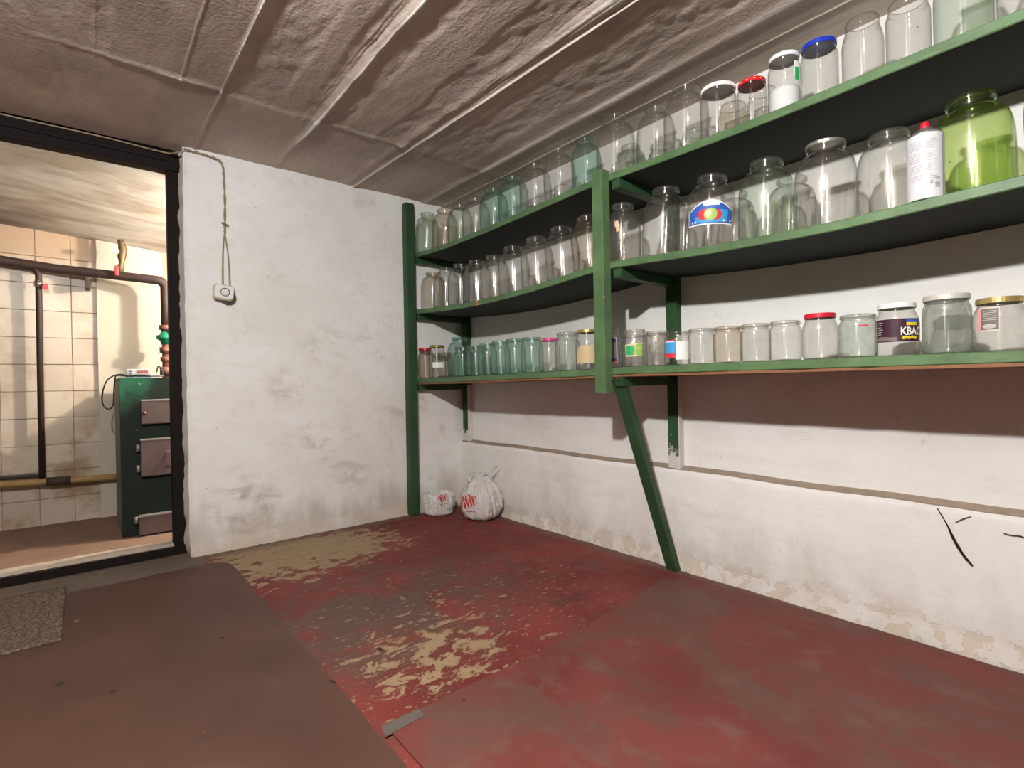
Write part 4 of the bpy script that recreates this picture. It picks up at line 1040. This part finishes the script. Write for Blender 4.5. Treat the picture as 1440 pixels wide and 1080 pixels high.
# angle of the viewer seen from the corner is about -2.21 rad -> u = 0.648
bm1 = bag_mat('carrier_bag_film', [(0.515, 0.46, 0.060, 0.13, 1.0), (0.578, 0.49, 0.030, 0.09, 0.85), (0.545, 0.290, 0.045, 0.018, 0.9), (0.72, 0.16, 0.05, 0.05, 0.4)])
b1 = bag('carrier_bag', (1.750, 2.410, 0.0), 0.104, 0.116, [(0, 0.0, 0.0), (0.05, 0.62, 0.0), (0.16, 0.90, 0.018), (0.30, 1.02, 0.06), (0.48, 1.00, 0.115), (0.64, 0.86, 0.165), (0.78, 0.62, 0.205), (0.90, 0.36, 0.236), (0.97, 0.18, 0.252), (1.0, 0.05, 0.256)], 0.62, 1.3, bm1)
tag(b1, 'full white carrier bag with red print slumped in the corner', 'bag')
strap([(0.00, -0.02, 0.240), (0.018, -0.045, 0.258), (0.040, -0.065, 0.276), (0.055, -0.092, 0.300)], 0.018, 0.012, bm1, b1)
strap([(0.01, 0.02, 0.238), (-0.03, 0.03, 0.254), (-0.055, 0.025, 0.240), (-0.07, 0.01, 0.215)], 0.014, 0.010, bm1, b1)
bm2 = bag_mat('small_bag_film', [(0.790, 0.66, 0.055, 0.12, 1.0), (0.79, 0.48, 0.06, 0.018, 0.8), (0.71, 0.06, 0.05, 0.03, 0.4)])
b2 = bag('carrier_bag', (1.618, 2.650, 0.0), 0.089, 0.068, [(0, 0.0, 0.0), (0.06, 0.78, 0.0), (0.18, 0.94, 0.012), (0.40, 1.02, 0.055), (0.58, 1.04, 0.092), (0.72, 0.98, 0.118), (0.82, 0.86, 0.132), (0.90, 0.70, 0.122), (1.0, 0.40, 0.105)], 0.22, 4.7, bm2, rz=-0.55)
tag(b2, 'small open white plastic bag with red print beside the fuller bag', 'bag')
strap([(-0.075, -0.03, 0.120), (-0.045, -0.045, 0.146), (-0.01, -0.04, 0.140), (0.02, -0.05, 0.105)], 0.010, 0.008, bm2, b2)

# ------------------------------------------------------------------ wall socket and its cable
def socket():
    root = empty('wall_socket', (0.522, YB - 0.010, 1.213)); root.rotation_euler = (0, math.radians(6), 0)
    tag(root, 'loose white power socket hanging on the plastered wall', 'socket')
    cream = simple('aged_cream_plastic', (0.58, 0.52, 0.30), 0.45, var=0.1); white = simple('socket_white', (0.72, 0.71, 0.68), 0.4, var=0.05); blk = simple('black_bakelite', (0.02, 0.018, 0.017), 0.4)
    def rsq(w, h_, bul):
        pts = []
        for k in range(40):
            t = 2 * math.pi * k / 40; c, s = math.cos(t), math.sin(t); e = 0.42
            pts.append((w * math.copysign(abs(c) ** e, c) * (1 + bul * s * s), h_ * math.copysign(abs(s) ** e, s)))
        return pts
    def plate(name, pts, y0, y1, shrink, mat):
        n = len(pts); vs = [(a, y0, b) for a, b in pts] + [(a, y1 + 0.004, b) for a, b in pts] + [(a * shrink, y1, b * shrink) for a, b in pts]; fs = []
        for j in range(2):
            for k in range(n): fs.append((j * n + k, j * n + (k + 1) % n, (j + 1) * n + (k + 1) % n, (j + 1) * n + k))
        fs.append(tuple(range(n))); fs.append(tuple(2 * n + k for k in range(n)))
        return mesh_obj(name, vs, fs, mat, root)
    plate('base_plate', rsq(0.044, 0.037, 0.0), -0.020, -0.034, 0.93, cream)
    plate('cover', rsq(0.0405, 0.0325, 0.0), -0.030, -0.044, 0.93, white)
    v, f = lathe([(0.001, 0.0), (0.034, 0.0), (0.034, 0.024), (0.001, 0.024)], 28)
    o = mesh_obj('bakelite_box', [(a + 0.019, -c, b - 0.012) for a, b, c in v], f, blk, root)
    # round outlet: dark crescent rim, white disc, pin holes
    v, f = lathe([(0.0185, 0.0), (0.0195, 0.002), (0.0165, 0.002), (0.0160, -0.001)], 32)
    mesh_obj('outlet_ring', [(a + 0.003, -0.0445 - c, b) for a, b, c in v], f, blk, root, True)
    v, f = lathe([(0.0155, 0.0), (0.0155, 0.0012), (0.001, 0.0012)], 32)
    mesh_obj('outlet_disc', [(a + 0.0045, -0.0445 - c, b - 0.0015) for a, b, c in v], f, white, root)
    for dx, dz in ((-0.009, 0.0), (0.009, -0.002), (0.0, -0.011)):
        v, f = lathe([(0.0022, 0.0), (0.0022, 0.0022), (0.0002, 0.0022)], 12)
        mesh_obj('pin_hole', [(a + 0.0045 + dx, -0.0445 - c, b - 0.0015 + dz) for a, b, c in v], f, blk, root)
socket()
wire_m = simple('old_flex', (0.30, 0.235, 0.15), 0.7, var=0.25, scale=50)
wr_root = empty('electric_cable', (0.52, YB, 1.25)); tag(wr_root, 'twisted brown cable running from doorway down to the socket', 'cable')
def wchild(o):
    o.parent = wr_root; o.matrix_parent_inverse = Matrix.Translation(wr_root.location).inverted(); return o
yw = YB - 0.009
wpath = smooth_path([(0.330, YB + 0.060, 1.842), (0.362, YB - 0.004, 1.838), (0.376, yw - 0.006, 1.851), (0.40, yw, 1.851), (0.46, yw, 1.848), (0.515, yw - 0.002, 1.838), (0.532, yw - 0.003, 1.815), (0.536, yw, 1.77), (0.539, yw, 1.66), (0.5365, yw, 1.541), (0.536, yw - 0.002, 1.50)], 10)
for ph in (0, math.pi):
    tw = [(p.x + 0.0030 * math.cos(i * 0.55 + ph), p.y - 0.003, p.z + (0.0030 * math.cos(i * 0.55 + ph) if p.x < 0.53 else 0)) for i, p in enumerate(wpath)]
    end = smooth_path([tw[-1], (0.530 if ph == 0 else 0.541, yw - 0.004, 1.46), (0.5235 if ph == 0 else 0.548, yw - 0.010, 1.37), (0.519 if ph == 0 else 0.549, yw - 0.020, 1.252)], 8)
    wchild(tube('wire', tw + [tuple(q) for q in end[1:]], 0.0026, wire_m, None, 8))
wchild(tube('staple', [(0.524, yw - 0.004, 1.546), (0.536, yw - 0.008, 1.541), (0.552, yw - 0.004, 1.536)], 0.0032, simple('rusty_staple', (0.16, 0.11, 0.07), 0.7), None, 8))
wchild(tube('wire', smooth_path([(-0.60, YF - 0.016, 1.862), (-0.2, YF - 0.016, 1.858), (0.10, YF - 0.018, 1.858), (0.32, YF - 0.03, 1.846), (0.362, YB - 0.004, 1.840)], 8), 0.0034, wire_m, None, 8))

# ------------------------------------------------------------------ boiler
def boiler():
    fx, fy = 0.152, 3.32
    root = empty('boiler', (fx, fy, 0.012)); tag(root, 'dark green solid fuel boiler with sooty iron doors behind the doorway', 'boiler')
    def gm():
        t = NT('boiler_enamel'); c = t.co(); x, y, z = t.xyz(c)
        n = t.noise(c, 6, 5, 0.6, 0.3)
        soot = t.ramp(t.math('ADD', z, t.math('ADD', t.math('MULTIPLY', n, -0.55), t.math('MULTIPLY', x, -1.6))), 0.26, 0.56, 1.0, 0.0)
        col = t.mix(n, (0.018, 0.115, 0.060), (0.030, 0.165, 0.090))
        col = t.mix(t.math('MULTIPLY', soot, 0.93), col, (0.006, 0.0055, 0.0055))
        return t.pbr(col, 0.55, 0, None, 0.2)
    g = gm()
    sidem = simple('boiler_side', (0.10, 0.125, 0.10), 0.5, var=0.25, scale=5)
    iron = simple('rusty_iron', (0.105, 0.072, 0.066), 0.5, 0.35, var=0.35, scale=14, bump=0.3); dark = simple('soot_black', (0.012, 0.011, 0.011), 0.8); steel = simple('worn_steel', (0.28, 0.25, 0.23), 0.45, 0.5)
    box('body', (0.012, 0.006, 0.0), (0.47, 0.52, 0.800), sidem, root, 0.004)
    box('front_panel', (0.0, 0.0, 0.0), (0.47, 0.008, 0.812), g, root, 0.003)
    box('top_plate', (0.0, 0.0, 0.804), (0.475, 0.525, 0.816), g, root, 0.003)
    box('side_panel', (0.0, 0.008, 0.0), (0.013, 0.50, 0.802), sidem, root, 0.002)
    def door(x0, x1, z0, z1, t0, handle=None, hinges=(), skew=0.0):
        d = box('door', (x0, -0.045, z0), (x1, -0.012, z1), iron, root, 0.004)
        box('door_rim', (x0 + 0.006, -0.014, z0 + 0.006), (x1 - 0.006, 0.001, z1 - 0.006), dark, d, 0.002)
        box('door_lip', (x0 - 0.001, -0.048, z1 - 0.006), (x1 + 0.001, -0.012, z1 + 0.002), steel, d, 0.001)
        for hz in hinges:
            v, f = tube_data([(x0 - 0.010, -0.030, hz - 0.018), (x0 - 0.010, -0.030, hz + 0.018)], 0.009, 14)
            mesh_obj('hinge', v, f, steel, d, True)
            box('hinge_leaf', (x0 - 0.012, -0.028, hz - 0.010), (x0 + 0.012, -0.010, hz + 0.010), steel, d, 0.001)
        if handle:
            hx, h0, h1 = handle
            box('door_handle', (hx - 0.012, -0.075, h0), (hx + 0.012, -0.062, h1), iron, d, 0.004)
            for hz in (h0 + 0.008, h1 - 0.008):
                v, f = tube_data([(hx, -0.066, hz), (hx, -0.040, hz)], 0.006, 10); mesh_obj('handle_stud', v, f, steel, d, True)
        return d
    d = door(0.085, 0.40, 0.575, 0.700, 0)
    v, f = lathe([(0.001, 0.016), (0.008, 0.014), (0.010, 0.006), (0.006, 0.0)], 16); mesh_obj('door_knob', [(a + 0.100, -0.045 - c, b + 0.632) for a, b, c in v], f, simple('copper_knob', (0.30, 0.12, 0.07), 0.35, 0.7), d, True)
    door(0.080, 0.40, 0.305, 0.497, 0, (0.196, 0.352, 0.432), (0.455, 0.348))
    door(0.068, 0.40, -0.005 + 0.01, 0.105, 0, None, (0.085,))
    for bx, bz in ((0.082, 0.782), (0.070, 0.545)):
        v, f = lathe([(0.001, 0.004), (0.004, 0.003), (0.005, 0.0)], 12); mesh_obj('screw', [(a + bx, -c, b + bz) for a, b, c in v], f, steel, root, True)
    # flow outlet stack: copper couplings and green valve
    cop = simple('red_oxide_fitting', (0.27, 0.10, 0.065), 0.5, 0.2, var=0.3, scale=20); gv = simple('green_valve', (0.01, 0.25, 0.13), 0.4)
    return root
boiler()

def pipes():
    yp = YT - 0.062
    root = empty('heating_pipe', (0.3, yp, 0.83)); tag(root, 'rust brown heating pipe along the tiles with valves and riser', 'pipe')
    inv = Matrix.Translation(root.location).inverted()
    def ch(o, par=None):
        if par is None: o.parent = root; o.matrix_parent_inverse = inv
        else: o.parent = par; o.matrix_parent_inverse = Matrix.Identity(4)
        return o
    rust = simple('rusty_pipe', (0.042, 0.024, 0.020), 0.6, 0.2, var=0.4, scale=16, bump=0.3); red = simple('red_lever', (0.42, 0.02, 0.03), 0.4); brass = simple('brass', (0.13, 0.085, 0.04), 0.5, 0.4, var=0.4); chrome = simple('chrome', (0.5, 0.48, 0.45), 0.25, 0.9)
    cop = simple('oxide_red_fitting', (0.15, 0.065, 0.045), 0.5, 0.2, var=0.3, scale=20); gv = simple('green_valve_body', (0.010, 0.15, 0.085), 0.4)
    wht = simple('white_lever', (0.7, 0.7, 0.68), 0.4)
    X1 = 0.403; yq = 3.745
    yy = lambda x: yp + (yq - yp) * min(1.0, max(0.0, (x + 0.10) / 0.45))
    za = lambda x: 1.472 - 0.058 * (x + 0.318) / 0.72
    run = [(-1.25, yp, za(-1.25)), (-0.3, yp, za(-0.3)), (-0.1, yp, za(-0.1)), (0.1, yy(0.1), za(0.1)), (X1 - 0.045, yq, za(X1 - 0.045))]
    # elbow down towards the boiler
    elb = [(X1 - 0.045 + 0.045 * math.sin(t), yq, za(X1 - 0.045) - 0.045 * (1 - math.cos(t))) for t in np.linspace(0.2, math.pi / 2, 7)]
    ch(tube('pipe_run', run + elb + [(X1, yq, 1.28), (X1, yq, 1.100)], 0.026, rust, None, 18))
    ch(tube('riser', [(X1, yq, 1.11), (X1 - 0.004, yq, 1.04), (X1 - 0.004, yq, 0.832)], 0.019, cop, None, 14))
    for z, r, hh in ((1.135, 0.033, 0.028), (1.000, 0.032, 0.034), (0.945, 0.029, 0.028), (0.875, 0.033, 0.048)):
        ch(tube('coupling', [(X1 - 0.003, yq, z - hh / 2), (X1 - 0.003, yq, z + hh / 2)], r, cop, None, 8))
    ch(tube('valve_body', [(X1 - 0.003, yq, 1.034), (X1 - 0.003, yq, 1.056), (X1 - 0.003, yq, 1.066), (X1 - 0.003, yq, 1.086), (X1 - 0.003, yq, 1.094), (X1 - 0.003, yq, 1.110)], [0.025, 0.029, 0.048, 0.048, 0.029, 0.025], gv, None, 18))
    # drop pipe with red lever
    xd = -0.170
    ch(tube('drop_pipe', [(xd - 0.03, yp, za(xd) - 0.012), (xd - 0.008, yp - 0.004, za(xd) - 0.026), (xd, yp - 0.004, za(xd) - 0.05), (xd, yp - 0.002, 1.2), (xd - 0.002, yp, 0.275)], 0.0145, rust, None, 12))
    vb = ch(tube('valve_body', [(xd, yp - 0.004, 1.375), (xd, yp - 0.004, 1.345)], 0.020, chrome, None, 10))
    ch(box('valve_lever', (xd + 0.016, yp - 0.030, 1.330), (xd + 0.040, yp - 0.016, 1.362), red, None, 0.003), vb)
    # bleed assembly standing on the run
    xb = 0.192; zb = za(xb); yb = yy(xb)
    b0 = ch(tube('bleed_valve', [(xb, yb, zb + 0.02), (xb, yb, zb + 0.055), (xb + 0.004, yb, zb + 0.075), (xb + 0.006, yb, zb + 0.110), (xb + 0.012, yb, zb + 0.150), (xb + 0.006, yb, zb + 0.190), (xb + 0.002, yb, zb + 0.212)], [0.014, 0.017, 0.012, 0.021, 0.022, 0.018, 0.016], brass, None, 12))
    ch(box('valve_lever', (xb - 0.030, yb - 0.036, zb - 0.005), (xb - 0.012, yb - 0.018, zb + 0.052), red, None, 0.004), b0)
    ch(box('valve_lever', (xb - 0.042, yb - 0.030, zb + 0.125), (xb - 0.006, yb - 0.018, zb + 0.148), wht, None, 0.004), b0)
    # hanger under the run
    ch(box('pipe_hanger', (0.030, yy(0.04) - 0.008, 1.352), (0.050, yp + 0.055, 1.440), rust, None, 0.002))
    # low return line into the boiler
    yr = YT - 0.075
    och = simple('ochre_paint', (0.33, 0.21, 0.085), 0.6, var=0.3, scale=18); dk = simple('tarred_sleeve', (0.05, 0.032, 0.025), 0.7)
    zr = lambda x: 0.272 - 0.045 * (x + 0.336)
    rp = ch(tube('return_pipe', [(-1.25, yr, zr(-1.25)), (0.0, yr, zr(0)), (0.170, yr, zr(0.17))], 0.019, och, None, 14)); rp['label'] = 'ochre painted return pipe low on the wall'
    ch(tube('sleeve', [(-0.155, yr, zr(-0.155)), (-0.05, yr, zr(-0.05))], 0.023, dk, None, 14))
    ch(tube('upper_pipe', [(-0.40, yr + 0.018, 0.305), (-0.23, yr + 0.018, 0.302), (-0.166, yr + 0.016, 0.300)], 0.010, dk, None, 10))
pipes()
def controller():
    bz = 0.012 + 0.816
    root = empty('controller', (0.245, 3.425, bz + 0.0008)); root.rotation_euler = (0, 0, math.radians(-8))
    tag(root, 'small grey electronic controller lying on top of the boiler', 'controller')
    cas = simple('controller_grey', (0.42, 0.43, 0.44), 0.4, var=0.05); dk = simple('controller_dark', (0.08, 0.07, 0.075), 0.4); rd = simple('controller_red', (0.36, 0.08, 0.06), 0.4)
    box('case', (-0.055, -0.035, 0.0), (0.055, 0.045, 0.046), cas, root, 0.004)
    box('face_plate', (-0.052, -0.0375, 0.018), (0.052, -0.0345, 0.043), simple('controller_face', (0.55, 0.55, 0.55), 0.4), root, 0.001)
    box('display', (-0.010, -0.0390, 0.024), (0.040, -0.0370, 0.038), rd, root, 0.0005)
    for z in (0.024, 0.034): box('button', (-0.044, -0.0395, z - 0.003), (-0.030, -0.0370, z + 0.003), dk, root, 0.001)
    box('foot_rail', (-0.055, -0.037, 0.0), (0.055, -0.034, 0.010), simple('controller_blue', (0.22, 0.27, 0.33), 0.5), root, 0.001)
controller()
cab = simple('black_flex', (0.02, 0.018, 0.018), 0.5)
root = empty('boiler_cable', (0.15, 3.42, 0.83)); tag(root, 'black cable loop trailing off the left edge of the boiler top', 'cable')
inv = Matrix.Translation(root.location).inverted()
for pts in ([(0.33, 3.38, 0.838), (0.27, 3.345, 0.836), (0.20, 3.350, 0.838), (0.150, 3.36, 0.846), (0.105, 3.37, 0.815), (0.085, 3.38, 0.745), (0.088, 3.39, 0.690), (0.110, 3.39, 0.668), (0.128, 3.38, 0.690), (0.132, 3.375, 0.760), (0.138, 3.37, 0.825), (0.150, 3.37, 0.841), (0.21, 3.345, 0.835)],
            [(0.35, 3.36, 0.836), (0.29, 3.335, 0.836), (0.23, 3.338, 0.841), (0.18, 3.342, 0.835)],
            [(0.318, 3.39, 0.858), (0.324, 3.382, 0.888), (0.336, 3.375, 0.880), (0.346, 3.37, 0.838)]):
    o = tube('cable_strand', smooth_path(pts, 8), 0.0032, cab, None, 8); o.parent = root; o.matrix_parent_inverse = inv
